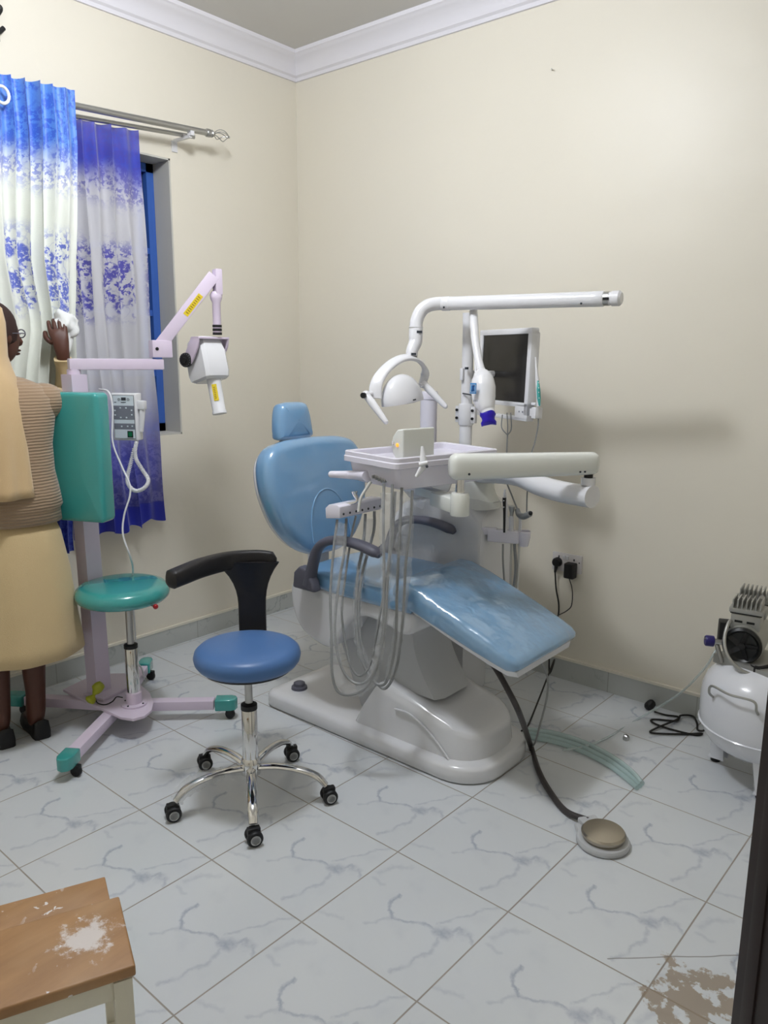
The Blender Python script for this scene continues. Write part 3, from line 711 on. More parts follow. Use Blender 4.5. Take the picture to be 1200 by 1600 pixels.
# ------------------------------------------------------------------ dental X-ray stand
def xray():
    c = V((0.55, -1.62, 0))
    t = thing('xray_stand', 'lilac mobile dental X-ray stand with teal back pad and round seat', 'x-ray machine', c)
    # base plate
    pl = [V((0.308,-1.732,0.100)), V((0.258,-1.549,0.100)), V((0.356,-1.464,0.100)), V((0.520,-1.488,0.100)), V((0.618,-1.508,0.100)), V((0.711,-1.551,0.100)), V((0.767,-1.597,0.100)), V((0.790,-1.645,0.100)), V((0.780,-1.690,0.100)), V((0.727,-1.714,0.100)), V((0.517,-1.726,0.100))]
    obj('base_plate', MB().prism([(p.x, p.y) for p in pl], (0, 0, 0.088), (1, 0, 0), (0, 1, 0), (0, 0, 1), 0.012, 0.002), 'lilac', t)
    hub = V((0.57, -1.62, 0.068))
    for (x, y) in ((.825, -1.985), (.285, -1.315), (.885, -1.325), (.186, -1.871)):
        e = V((x, y, 0.068)); d = (e-hub).normalized()
        rot = Matrix((d, V((-d.y, d.x, 0)), V((0, 0, 1)))).transposed()
        L = (e-hub).length-0.05
        lg = obj('leg', MB().box(hub+d*(L/2+0.01), (L, 0.046, 0.040), rot, 0.004), 'lilac', t)
        cp = obj('end_cap', MB().prism([(-0.035, -0.029), (0.03, -0.029), (0.05, -0.02), (0.058, 0), (0.05, 0.02), (0.03, 0.029), (-0.035, 0.029)], e-V((0, 0, 0.024)), d, V((-d.y, d.x, 0)), (0, 0, 1), 0.05, 0.006, 3), 'teal', lg, label='teal plastic end cap')
        sd = V((0.9, 0.43, 0)).normalized()
        caster(lg, V((x, y, 0))+d*0.0+V((0.02, 0.015, 0)), sd, 'caster', 0.021, twin=False)
    # column
    cb = V((0.478,-1.628,0.100)); X_ = V((0.8, 0.6, 0)).normalized()
    rot = Matrix.Rotation(math.radians(12), 3, 'Z')
    ctb = V((cb.x-0.022, cb.y-0.018, 0.10)); ctt = ctb+V((-0.010, -0.008, 1.335))
    obj('column', MB().ring_loft([[q+rot @ V((u*0.029, v*0.038, 0)) for u, v in ((-1, -1), (1, -1), (1, 1), (-1, 1))] for q in (ctb, ctt)]), 'lilac', t)
    obj('column_foot', MB().box((cb.x, cb.y, 0.106), (0.12, 0.14, 0.012), rot, 0.003), 'lilac', t)
    ctop = V((0.206,-1.506,1.426))
    top = V((ctt.x, ctt.y, 1.432))
    obj('neck', MB().cyl(top, top+V((0, 0, 0.022)), 0.026), 'lilac', t)
    # horizontal arm
    B = V((0.552,-1.331,1.477)); A0 = V((top.x, top.y, 1.474)); B = V((B.x, B.y, 1.474))
    d = (B-A0).normalized(); rot2 = Matrix((d, V((-d.y, d.x, 0)), V((0, 0, 1)))).transposed(); L = (B-A0).length
    ha = MB().box(A0+d*(L/2-0.004), (L+0.029, 0.05, 0.044), rot2, 0.006)
    obj('horizontal_arm', ha, 'lilac', t)
    kb = B+V((0, 0, 0.062)); kn = obj('joint_block', MB().box(kb+d*0.005, (0.082, 0.062, 0.070), rot2, 0.005), 'lilac', t)
    for q in (-0.02, 0.025):
        pass
    bl = MB(); side = V((d.y, -d.x, 0))
    bl.cyl(kb-d*0.018+side*0.030, kb-d*0.018+side*0.033, 0.007, seg=12)
    obj('bolt', bl, 'black', kn)
    # rising arm
    E1 = V((0.673,-1.137,1.832)); E1 = V((kb.x, kb.y, 0))+(V((E1.x, E1.y, 0))-V((kb.x, kb.y, 0)))+V((0, 0, E1.z))
    S1_ = kb+V((0, 0, 0.01)); dr2 = (E1-S1_).normalized(); up = V((0, 0, 1)); sx = dr2.cross(up).normalized(); uz = sx.cross(dr2)
    rot3 = Matrix((dr2, -sx, uz)).transposed(); L2 = (E1-S1_).length
    ra_ = obj('rising_arm', MB().box(S1_+dr2*(L2/2+0.005), (L2, 0.042, 0.050), rot3, 0.005), 'lilac', t)
    toc = (V((3.358, -3.230, 1.507))-E1); sgn = 1 if toc.dot(sx) > 0 else -1
    lb = MB(); lb.box(S1_+dr2*L2*0.60+sx*sgn*0.0215-uz*0.006, (0.105, 0.0012, 0.022), rot3); lo_ = obj('warning_label', lb, 'yellow', ra_, label='yellow warning label with small dark print')
    tb = MB()
    for k in range(-4, 5): tb.box(S1_+dr2*(L2*0.60+k*0.010)+sx*sgn*0.0224-uz*0.006, (0.0042, 0.0006, 0.012), rot3)
    obj('label_print', tb, 'olive', ra_)
    # head bracket
    hb = V((E1.x, E1.y, E1.z)); dh = V((d.x, d.y, 0)).normalized()
    obj('elbow', MB().box(hb+dh*0.018+V((0, 0, -0.022)), (0.030, 0.046, 0.105), rot2, 0.006), 'lilac', t)
    vt = hb+dh*0.010
    obj('drop_tube', MB().lathe([(0.017, -0.235), (0.017, -0.105), (0.024, -0.09), (0.026, -0.075), (0.018, -0.06)], vt), 'lilac', t)
    cl = MB()
    for h in (-0.205, -0.220, -0.236): cl.lathe([(0.0195, h), (0.0195, h+0.010)], vt)
    obj('swivel_collar', cl, 'black', t)
    # yoke: wide flat straps either side of the head, pivot axis along Y
    yz = vt.z-0.245; y0 = V((vt.x-0.018, vt.y-0.022, yz)); ax = V((0.25, -0.02, -0.965)).normalized()
    hy = V((0.05, 1, 0)).normalized(); hy = (hy-ax*hy.dot(ax)).normalized(); hx = hy.cross(ax)
    if hx.x < 0: hx = -hx
    HW = 0.066; py = y0+V((0.0, 0, -0.088))
    yk = MB(); st_ = V((1, 0, 0)); ysr = Matrix((V((1, -0.05, 0)).normalized(), V((0.05, 1, 0)).normalized(), V((0, 0, 1)))).transposed()
    yk.box(y0+V((0, 0, -0.004)), (0.052, 2*HW+0.022, 0.009), ysr, 0.003)
    for k in (-1, 1):
        o_ = y0+ysr @ V((0, k*(HW+0.004), 0))
        yk.prism([(-0.030, 0.0), (0.026, 0.0), (0.016, -0.04), (-0.018, -0.088), (-0.040, -0.112), (-0.066, -0.116), (-0.084, -0.098), (-0.080, -0.07)], o_, ysr @ V((1, 0, 0)), (0, 0, 1), ysr @ V((0, k, 0)), 0.007, 0.002)
    obj('yoke', yk, 'lilac', t)
    hc = y0+V((-0.020, 0, -0.096))
    pf = [(-0.074, -0.060), (0.048, -0.060), (0.062, -0.046), (0.062, 0.046), (0.048, 0.060), (-0.074, 0.060), (-0.086, 0.045), (-0.086, -0.045)]
    hd = obj('tube_head', MB().ring_loft([[hc+hx*u*s_+hy*v*s2+ax*h for u, v in pf] for h, s_, s2 in ((-0.094, 0.55, 0.80), (-0.086, 0.70, 0.88), (-0.03, 0.98, 1.0), (0.055, 1.02, 1.0), (0.078, 0.92, 0.97), (0.088, 0.70, 0.80))]), 'white', t, angle=30)
    co = MB(); c0_ = hc+ax*0.080+hx*0.012
    co.lathe([(0.031, 0.0), (0.0295, 0.01), (0.0275, 0.138), (0.030, 0.143), (0.030, 0.153), (0.026, 0.154)], c0_, ax)
    cn = obj('cone', co, 'white', hd)
    toc = (V((3.358, -3.230, 1.507))-c0_).normalized(); toc = (toc-ax*toc.dot(ax)).normalized(); sdv = ax.cross(toc)
    lb = MB()
    lb.ring_loft([[c0_+ax*h+(toc*math.cos(a)+sdv*math.sin(a))*0.0302 for a in [-0.25+0.70*k/6 for k in range(7)]] for h in (0.03, 0.10)], closed=False)
    obj('cone_label', lb, 'yellow', hd, label='yellow warning label wrapped on the cone')
    lb = MB()
    for k in range(7):
        lb.ring_loft([[c0_+ax*h+(toc*math.cos(a)+sdv*math.sin(a))*0.0305 for a in [0.0+0.28*q/3 for q in range(4)]] for h in (0.042+k*0.0075, 0.0455+k*0.0075)], closed=False)
    obj('cone_label_print', lb, 'olive', hd)
    dm = (-hy if hy.y > 0 else hy); dl = y0+V((-0.062, 0, -0.096))+dm*(HW+0.018); dn_ = (dm*0.75+(V((3.358, -3.230, 1.507))-dl).normalized()*0.5).normalized()
    obj('angle_dial', MB().lathe([(0.030, -0.012), (0.030, 0.0), (0.027, 0.004), (0.012, 0.005), (0.010, 0.012), (0.0, 0.012)], dl, dn_), 'black', hd)
    tk = MB(); fx_, fy_, _ = frame(dn_)
    for k in range(16):
        a = 2*PI*k/16; tk.box(dl+dn_*0.0035+(fx_*math.cos(a)+fy_*math.sin(a))*0.0245, (0.0025, 0.0025, 0.0025))
    obj('dial_marks', tk, 'cgrey', hd)
    # back pad
    pz0, pz1 = 0.845, 1.375
    pc = V((0.408,-1.599,1.116))
    fwd = V((0.42, -0.90, 0)).normalized(); lat = V((0.90, 0.42, 0)).normalized()
    hw, hh = 0.110, 0.250; rr_ = 0.022
    ol = []
    for cx_, cz_, a0 in ((hw-rr_, hh-rr_, 0), (-hw+rr_, hh-rr_, PI/2), (-hw+rr_, -hh+rr_, PI), (hw-rr_, -hh+rr_, 1.5*PI)):
        for k in range(6): a = a0+PI/2*k/5; ol.append((cx_+rr_*math.cos(a), cz_+rr_*math.sin(a)))
    pc = V((top.x, top.y, 1.122))+fwd*0.045+lat*0.074
    obj('back_pad', MB().pillow(ol, pc, lat, V((0, 0, 1)), fwd, 0.085, 0.018, 0.006), 'teal', t)
    obj('pad_mount', MB().box(pc-fwd*0.0+V((0, 0, 0.1)), (0.05, 0.03, 0.1), None, 0.004), 'lilac', t)
    # control box
    bc = V((0.504,-1.467,1.263)); bf = V((0.50, -0.86, 0)).normalized(); bl_ = V((0.86, 0.50, 0)).normalized()
    brot = Matrix((bl_, -bf, V((0, 0, 1)))).transposed()
    W_, H_ = 0.108, 0.192
    cbx = obj('control_box', MB().box(bc, (W_, 0.05, H_), brot, 0.006, 3), 'white', t)
    def panel(name, u0, v0, u1, v1, dpt, mt):
        q = bc+bf*(0.0255+dpt)+bl_*((u0+u1)/2)+V((0, 0, (v0+v1)/2))
        return (q, (u1-u0, 0.0012, v1-v0))
    f0 = MB()
    q, s_ = panel('', -0.046, -0.088, 0.046, 0.088, 0, ''); f0.box(q, s_, brot); obj('panel_border', f0, 'ink', cbx)
    f0 = MB(); q, s_ = panel('', -0.0445, -0.0865, 0.0445, 0.0865, 0.0006, ''); f0.box(q, s_, brot); obj('control_panel', f0, 'cpale', cbx)
    f0 = MB()
    for r_ in ((-0.0445, -0.01, 0.0445, 0.046), (-0.0445, -0.05, 0.0445, -0.026)):
        q, s_ = panel('', *r_, 0.0012, ''); f0.box(q, s_, brot)
    obj('grey_field', f0, 'cgrey', cbx, label='grey printed field')
    f0 = MB(); q, s_ = panel('', 0.012, -0.082, 0.036, -0.056, 0.003, ''); f0.box(q, s_, brot); 
    obj('switch_frame', f0, 'black', cbx)
    f0 = MB(); q, s_ = panel('', 0.016, -0.078, 0.032, -0.060, 0.0045, ''); f0.box(q, s_, brot); obj('green_switch', f0, 'green', cbx)
    f0 = MB(); q, s_ = panel('', -0.008, 0.067, 0.012, 0.079, 0.0014, ''); f0.box(q, s_, brot)
    for u_ in (-0.018, 0.022):
        ctr = bc+bf*0.0275+bl_*u_+V((0, 0, 0.071)); n_ = 12
        for k in range(n_):
            a = 2*PI*k/n_; f0.box(ctr+(bl_*math.cos(a)+V((0, 0, 1))*math.sin(a))*0.0042, (0.0016, 0.0008, 0.0016), brot)
    q, s_ = panel('', -0.010, 0.058, 0.012, 0.061, 0.0014, ''); f0.box(q, s_, brot)
    q, s_ = panel('', -0.040, 0.058, -0.030, 0.0605, 0.0014, ''); f0.box(q, s_, brot)
    obj('display', f0, 'ink', cbx, label='small dark digital display between two round buttons')
    f0 = MB()
    for u_, v_ in ((-0.038, 0.026), (-0.038, 0.008), (-0.014, 0.037), (0.011, 0.037), (-0.014, -0.002), (0.011, -0.002), (0.035, 0.028), (0.035, 0.010), (-0.012, -0.038), (0.014, -0.037), (0.034, -0.036)):
        q, s_ = panel('', u_-0.003, v_-0.0028, u_+0.003, v_+0.0028, 0.0022, ''); f0.box(q, s_, brot)
    split('tooth_symbol', f0, 'cpale', cbx)
    hs = MB(); h0 = bc+bl_*0.068+V((0, 0, 0.04))
    hs.box(h0+V((0, 0, 0.008)), (0.028, 0.03, 0.036), brot, 0.005); hs.tube([h0+V((0, 0, -0.005)), h0+V((0, 0, -0.05))-bl_*0.004, h0+V((0, 0, -0.10))-bl_*0.009], [0.013, 0.011, 0.008], 10, 4)
    hsw = obj('hand_switch', hs, 'white', t)
    # coiled cord
    cp = crv([(0.547,-1.456,1.168), (0.564,-1.478,1.129), (0.573,-1.480,1.093), (0.608,-1.475,1.051), (0.639,-1.472,1.015), (0.640,-1.492,0.986), (0.614,-1.517,0.973), (0.580,-1.526,0.994), (0.563,-1.519,1.025), (0.557,-1.498,1.075), (0.552,-1.473,1.138)], 14)
    co = []; n_ = len(cp)
    for i, p in enumerate(cp):
        tg = (cp[min(i+1, n_-1)]-cp[max(i-1, 0)]); x_, y_, _ = frame(tg)
        co.append(p)
    mbx = MB(); dense = crv([tuple(p) for p in cp[::4]], 16); N = len(dense); hel = []
    for i, p in enumerate(dense):
        tg = (dense[min(i+1, N-1)]-dense[max(i-1, 0)]); x_, y_, _ = frame(tg, (0.63, -0.75, 0.2)); a = i*0.95
        hel.append(p+(x_*math.cos(a)+y_*math.sin(a))*0.0065)
    mbx.tube([tuple(p) for p in hel], 0.0024, 5, 1)
    obj('coiled_cord', mbx, 'white', hsw)
    # power cable from column top to socket area, passing behind the seat
    mbx = MB().tube([(0.448,-1.552,1.375), (0.507,-1.545,1.364), (0.527,-1.545,1.296), (0.544,-1.564,1.171), (0.584,-1.555,1.076), (0.626,-1.551,1.010), (0.634,-1.557,0.960), (0.627,-1.583,0.884), (0.633,-1.597,0.809), (0.648,-1.581,0.722), (0.578,-1.528,0.640), (0.534,-1.513,0.531), (0.552,-1.520,0.395), (0.554,-1.520,0.237), (0.534,-1.486,0.177), (0.314,-1.340,0.010)], 0.0038, 8, 6)
    obj('power_cable', mbx, 'white', t)
    # round seat on its post
    sp = V((0.667,-1.613,0.100)); 
    obj('seat_socket', MB().lathe([(0.052, 0.100), (0.052, 0.107), (0.032, 0.110), (0.032, 0.155), (0.028, 0.158)], (sp.x, sp.y, 0)), 'lilac', t)
    obj('seat_sleeve', MB().lathe([(0.026, 0.155), (0.026, 0.352), (0.024, 0.356)], (sp.x, sp.y, 0)), 'chrome', t)
    obj('seat_sleeve_ring', MB().lathe([(0.0275, 0.346), (0.0275, 0.360), (0.017, 0.364)], (sp.x, sp.y, 0)), 'black', t)
    obj('seat_rod', MB().lathe([(0.014, 0.35), (0.014, 0.542)], (sp.x, sp.y, 0)), 'dullsteel', t)
    sc = V((0.551,-1.563,0.560)); sc = V((sp.x-0.035, sp.y+0.0, 0.0))
    obj('round_seat', MB().lathe([(0.0, 0.540), (0.152, 0.540), (0.169, 0.546), (0.182, 0.560), (0.185, 0.576), (0.178, 0.594), (0.164, 0.606), (0.14, 0.612), (0.0, 0.614)], sc, seg=56), 'teal', t, angle=60)
    lv = obj('height_lever', MB().cyl(sc+V((0.05, 0.03, 0.535)), V((0.815,-1.593,0.549)), 0.003), 'dullsteel', t)
    obj('lever_knob', MB().ell((0.821,-1.588,0.547), (0.0105, 0.0105, 0.0105), seg=16, rn=10), 'red', lv)
    bt = MB()
    for a in range(4):
        q = V((sp.x, sp.y, 0.108))+V((math.cos(a*PI/2+0.4), math.sin(a*PI/2+0.4), 0))*0.042; bt.cyl(q, q+V((0, 0, 0.003)), 0.004, seg=8)
    split('bolt', bt, 'ink', t)
xray()
# yellow bag tied on the base
yb_ = thing('yellow_bag', 'small yellow-green twisted bag lying on the X-ray stand base plate', 'bag', (0.548,-1.713,0.141))
mbx = MB()
a_, b_, c_ = V((0.557,-1.750,0.124)), V((0.566,-1.731,0.150)), V((0.579,-1.704,0.201))
P_ = [a_.lerp(b_, k/8) for k in range(8)]+[b_.lerp(c_, k/10) for k in range(11)]
rr_ = [0.010, .019, .022, .021, .019, .015, .011, .008, .006, .009, .013, .017, .020, .022, .023, .022, .020, .016, .008]
mbx.tube([tuple(p) for p in P_], rr_, 14, smooth=False)
for v in mbx.bm.verts: v.co += noise.noise_vector(v.co*60)*0.004
obj('bag_body', mbx, 'yellowfilm', yb_)
mbx = MB().tube([(0.488,-1.687,0.106), (0.551,-1.711,0.105), (0.589,-1.699,0.104), (0.589,-1.665,0.106), (0.601,-1.652,0.125), (0.616,-1.633,0.120)], 0.0025, 6, 5)
tag(obj('black_lead', mbx, 'black'), 'thin black lead curving across the lilac X-ray base plate', 'cable')

# ------------------------------------------------------------------ dental chair with its unit
YC = -0.905
def chair():
    t = thing('dental_chair', 'pale blue dental chair on a white base with instrument tray and light arm', 'dental chair', (1.45, YC, 0))
    # base: low plate with rounded far end
    def ol(x0, x1, y0, y1, r0, r1, n=7):
        pts = []
        for cx, cy, a0, r in ((x1-r1, y1-r1, 0, r1), (x0+r0, y1-r0, PI/2, r0), (x0+r0, y0+r0, PI, r0), (x1-r1, y0+r1, 1.5*PI, r1)):
            for k in range(n): a = a0+PI/2*k/(n-1); pts.append((cx+r*math.cos(a), cy+r*math.sin(a)))
        return pts
    A_ = ol(0.905, 2.03, -1.128, -0.672, 0.06, 0.16)
    def off(pts, d):
        n = len(pts); out = []
        for i in range(n):
            p0, p1 = V((*pts[i-1], 0)), V((*pts[(i+1) % n], 0)); tg = (p1-p0).normalized(); out.append((pts[i][0]-tg.y*d, pts[i][1]+tg.x*d))
        return out
    rings = [[V((x, y, z)) for x, y in off(A_, d)] for z, d in ((0.004, 0.004), (0.010, 0), (0.050, 0), (0.060, 0.006), (0.066, 0.018), (0.067, 0.05))]
    bs = obj('base', MB().ring_loft(rings), 'base_white', t, angle=35)
    # humped cover
    hp = MB(); rings = []
    O = ol(1.40, 1.985, -1.085, -0.715, 0.03, 0.14)
    def hz(x):    # top height along x
        t_ = (x-1.40)/0.585
        if t_ < 0.26: return 0.272
        return 0.272-0.122*((t_-0.26)/0.74)**1.15
    for zf, d in ((0.0, 0.0), (0.35, 0.004), (0.80, 0.008), (0.94, 0.013), (1.0, 0.024), (1.0, 0.05), (1.0, 0.12)):
        Q = [(max(x, 1.40+0.135*zf+0.02*(d > 0.02)), y) for x, y in off(O, d)]; rings.append([V((x, y, 0.062+(hz(min(max(x, 1.40), 1.985))-0.062)*zf)) for x, y in Q])
    obj('base_cover', hp.ring_loft(rings), 'base_white', t, angle=35)
    ridge = MB().tube([(1.62, -1.084, 0.185), (1.69, -1.085, 0.188), (1.77, -1.086, 0.155), (1.84, -1.087, 0.105), (1.88, -1.088, 0.068)], 0.004, 8, 6); obj('cover_ridge', ridge, 'base_white', t)
    sw = obj('floor_switch', MB().lathe([(0.036, 0.066), (0.034, 0.078), (0.026, 0.082), (0.025, 0.094), (0.014, 0.10), (0.0, 0.101)], (1.015, -1.01, 0)), 'dkgrey', t)
    # lift links
    lk = MB()
    lk.prism([(1.17, 0.50), (1.50, 0.54), (1.62, 0.09), (1.36, 0.07)], (0, -0.99, 0), (1, 0, 0), (0, 0, 1), (0, 1, 0), 0.17, 0.02, 3)
    obj('lift_link', lk, 'grey_cover', t)
    lk = MB(); rings = []
    for k in range(11):
        a = k/10; x = 1.76-0.08*a-0.06*math.sin(a*PI); z = 0.24+0.37*a
        rings.append([V((x, -1.02, z)), V((x+0.02, -0.98, z)), V((x+0.02, -0.83, z)), V((x, -0.79, z)), V((x-0.22+0.05*a, -0.79, z)), V((x-0.22+0.05*a, -1.02, z))])
    obj('bellows_cover', lk.ring_loft(rings), 'grey_cover', t, angle=50)
    # seat shell
    sh = MB()
    prof = crv([(1.10, 0, 0.605), (1.085, 0, 0.56), (1.10, 0, 0.47), (1.15, 0, 0.40), (1.24, 0, 0.365), (1.31, 0, 0.365), (1.36, 0, 0.42), (1.42, 0, 0.50), (1.50, 0, 0.535), (1.60, 0, 0.525), (1.68, 0, 0.505), (1.73, 0, 0.53), (1.735, 0, 0.60)], 4)
    sh.prism([(p.x, p.z) for p in prof], (0, YC-0.215, 0), (1, 0, 0), (0, 0, 1), (0, 1, 0), 0.43, 0.02, 3)
    obj('seat_shell', sh, 'base_white', t, angle=50)
    # cushions
    so = crv([(1.16, -1.09, 0), (1.30, -1.13, 0), (1.50, -1.135, 0), (1.70, -1.13, 0), (1.728, -1.10, 0), (1.73, -0.905, 0), (1.728, -0.71, 0), (1.70, -0.68, 0), (1.50, -0.675, 0), (1.30, -0.68, 0), (1.16, -0.72, 0), (1.13, -0.905, 0)], 4, closed=True)
    st = MB().pillow([(p.x, p.y) for p in so], (0, 0, 0.592), (1, 0, 0), (0, 1, 0), (0, 0, 1), 0.078, 0.026, 0.004)
    obj('seat_cushion', st, 'vinyl', t, angle=60)
    # leg rest, bent over the knee and sloping down
    lg = MB(); rings = []
    def cs(x, zt, hw, th, slope):
        out = []; r = min(0.028, th*0.46); n = V((math.sin(slope), 0, math.cos(slope)))
        pr_ = []
        for cy, cz, a0 in ((hw-r, -r, 0), (-hw+r, -r, PI/2), (-hw+r*0.6, -th+r*0.6, PI), (hw-r*0.6, -th+r*0.6, 1.5*PI)):
            rr = r if cz > -th/2 else r*0.6
            for k in range(5): a = a0+PI/2*k/4; pr_.append((cy+rr*math.cos(a), cz+rr*math.sin(a)))
        for yv, zv in pr_:
            crown = 0.012*(1-(yv/hw)**2) if zv > -0.03 else 0
            out.append(V((x, YC, zt))+V((0, 1, 0))*yv+n*(zv+crown))
        return out
    for x, zt, hw, th, sl in ((1.635, 0.690, 0.200, 0.05, 0.0), (1.637, 0.700, 0.218, 0.075, 0.0), (1.65, 0.708, 0.226, 0.085, 0.1), (1.70, 0.706, 0.228, 0.088, 0.25), (1.78, 0.682, 0.228, 0.086, 0.33), (1.90, 0.637, 0.227, 0.080, 0.36), (2.02, 0.590, 0.226, 0.072, 0.38), (2.10, 0.557, 0.225, 0.062, 0.40), (2.145, 0.535, 0.222, 0.052, 0.45), (2.165, 0.520, 0.212, 0.036, 0.55), (2.172, 0.510, 0.19, 0.018, 0.6)):
        rings.append(cs(x, zt, hw, th, sl))
    obj('leg_rest', lg.ring_loft(rings), 'vinyl_leg', t, angle=70)
    ls = MB(); rings = []
    for x, zt, hw in ((1.66, 0.606, 0.205), (1.75, 0.600, 0.216), (1.90, 0.548, 0.22), (2.05, 0.500, 0.22), (2.12, 0.478, 0.214), (2.150, 0.474, 0.195)):
        rings.append([V((x, YC-hw, zt+0.012)), V((x, YC+hw, zt+0.012)), V((x, YC+hw-0.012, zt-0.010)), V((x, YC-hw+0.012, zt-0.010))])
    obj('leg_rest_shell', ls.ring_loft(rings), 'base_white', t)
    # backrest
    B0 = V((1.135, YC, 0.692)); T0 = V((1.035, YC, 1.165)); Yv = (T0-B0).normalized(); Xv = V((0, 1, 0)); Nv = Xv.cross(Yv)
    if Nv.x < 0: Nv = -Nv
    L = (T0-B0).length
    half = [(0.0, 0.0), (0.08, 0.005), (0.17, 0.05), (0.245, 0.14), (0.284, 0.25), (0.294, 0.34), (0.280, 0.42), (0.235, 0.472), (0.16, 0.492), (0.08, 0.498), (0.0, 0.500)]
    pts = [(u, v, 0) for u, v in half]+[(-u, v, 0) for u, v in half[-2:0:-1]]
    o_ = crv(pts, 4, closed=True)
    bk = MB().pillow([(p.x, p.y) for p in o_], B0-Nv*0.11, Xv, Yv, Nv, 0.11, 0.042, 0.006)
    bo = obj('backrest', bk, 'vinyl', t, angle=70)
    # lumbar seam: raised arc
    sm = MB(); pp = []
    for k in range(25):
        a = PI*k/24; pp.append(B0+Xv*(0.115*math.cos(a))+Yv*(0.055+0.215*math.sin(a)**0.8)+Nv*0.0045)
    sm.tube([tuple(p) for p in pp], 0.004, 8, 1); obj('lumbar_seam', sm, 'vinyl', bo)
    obj('back_shell', MB().pillow([(p.x*0.93, p.y*0.94+0.015) for p in o_], B0-Nv*0.135, Xv, Yv, Nv, 0.05, 0.02), 'base_white', t, angle=60)
    obj('back_bracket', MB().box(B0-Nv*0.12+V((0, 0.02, -0.04)), (0.04, 0.10, 0.16), None, 0.01), 'base_white', t)
    # headrest
    H0 = V((0.888, YC, 1.158)); 
    hl = [(-0.100, 0.02), (-0.085, -0.002), (0.0, -0.006), (0.085, -0.002), (0.100, 0.02), (0.095, 0.09), (0.080, 0.140), (0.055, 0.155), (0.0, 0.158), (-0.055, 0.155), (-0.080, 0.140), (-0.095, 0.09)]
    ho = crv([(a, b, 0) for a, b in hl], 4, closed=True); Yh = V((-0.10, 0, 1)).normalized(); Nh = V((1, 0, 0.10)).normalized()
    hd = obj('headrest', MB().pillow([(p.x, p.y) for p in ho], H0-Nh*0.04, Xv, Yh, Nh, 0.085, 0.036, 0.006), 'vinyl', t, angle=70)
    obj('headrest_bar', MB().box(H0+V((-0.05, 0, -0.05)), (0.012, 0.05, 0.22), Matrix.Rotation(-0.15, 3, 'Y'), 0.003), 'dullsteel', t)
    # armrests
    for k, y in ((0, -1.155), (1, -0.655)):
        am = MB(); s = -1 if k == 0 else 1
        P = [V((1.235, y, 0.62)), V((1.255, y, 0.70)), V((1.285, y, 0.775)), V((1.34, y, 0.815)), V((1.42, y, 0.828)), V((1.50, y, 0.826)), V((1.575, y, 0.812)), V((1.60, y, 0.80))]
        if k == 1: P = [p+V((-0.02, 0, 0.0)) for p in P]
        am.tube([tuple(p) for p in P], [0.030, 0.026, 0.024, 0.024, 0.024, 0.026, 0.027, 0.014], 16, 6, sq=(1.05, 0.75))
        ao = obj('armrest', am, 'dkgrey', t, label='dark grey plastic armrest')
        hb = MB().prism([(1.16, 0.60), (1.285, 0.60), (1.275, 0.64), (1.235, 0.69), (1.20, 0.695), (1.168, 0.665)], (0, y-0.024 if k == 0 else y-0.02, 0), (1, 0, 0), (0, 0, 1), (0, 1, 0), 0.045, 0.012, 3)
        obj('armrest_hinge', hb, 'dkgrey', ao)
    # side unit: cabinet body hanging behind the chair
    ub = MB()
    prof = [(1.20, 0.47), (1.67, 0.47), (1.685, 0.50), (1.685, 0.79), (1.67, 0.83), (1.62, 0.885), (1.55, 0.915), (1.36, 0.915), (1.27, 0.885), (1.22, 0.83), (1.20, 0.78)]
    ub.prism(prof, (0, -0.61, 0), (1, 0, 0), (0, 0, 1), (0, 1, 0), 0.26, 0.035, 4)
    un = obj('side_unit', ub, 'base_white', t, angle=50)
    sup = MB().box((1.40, -0.66, 0.50), (0.22, 0.26, 0.10), None, 0.02); obj('side_unit_support', sup, 'base_white', t)
    pl_ = obj('side_unit_leg', MB().box((1.42, -0.42, 0.25), (0.26, 0.20, 0.50), None, 0.02), 'base_white', t)
    tc = V((1.555, -0.47, 0)); 
    obj('turret', MB().lathe([(0.115, 0.885), (0.112, 0.90), (0.092, 0.935), (0.082, 0.96), (0.080, 1.02), (0.072, 1.03)], tc, seg=40), 'warm_white', t, angle=50)
    bw = V((1.375,-0.520,0.853)); 
    bl = MB().lathe([(0.03, -0.07), (0.075, -0.045), (0.105, -0.01), (0.115, 0.022), (0.113, 0.03), (0.105, 0.026), (0.09, 0.0), (0.05, -0.03), (0.0, -0.035)], (1.33, -0.52, 0.945), seg=40)
    obj('spittoon_bowl', bl, 'white', t, angle=60)
    fc = MB().tube([(1.22, -0.40, 0.93), (1.215, -0.41, 1.03), (1.24, -0.44, 1.055), (1.27, -0.48, 1.05), (1.285, -0.50, 1.02)], 0.007, 10, 6); obj('cup_filler', fc, 'chrome', t)
    # water column behind the tray
    wcx = V((1.290,-0.450,1.225))
    obj('white_column', MB().lathe([(0.038, 0.88), (0.038, 1.325), (0.041, 1.328), (0.041, 1.352), (0.036, 1.362), (0.0, 1.364)], (wcx.x-0.005, -0.45, 0)), 'lavwhite', t)
    # light post
    px0 = V((1.485,-0.450,1.153)); lp = V((px0.x, -0.45, 0)); 
    ARM_Z = 1.722
    po = obj('light_post', MB().lathe([(0.027, 0.90), (0.027, 1.24), (0.024, 1.25), (0.024, 1.62), (0.026, ARM_Z-0.03)], lp, seg=24), 'white', t)
    cb = MB().lathe([(0.031, 1.225), (0.033, 1.23), (0.033, 1.31), (0.031, 1.315)], lp); cb.box(lp+V((0, 0, 1.27)), (0.10, 0.02, 0.07), None, 0.003)
    obj('post_fitting', MB().box(lp+V((-0.005, -0.0, 1.44)), (0.016, 0.075, 0.05), None, 0.003), 'white', po)
    cl = obj('post_clamp', cb, 'white', po)
    bt = MB()
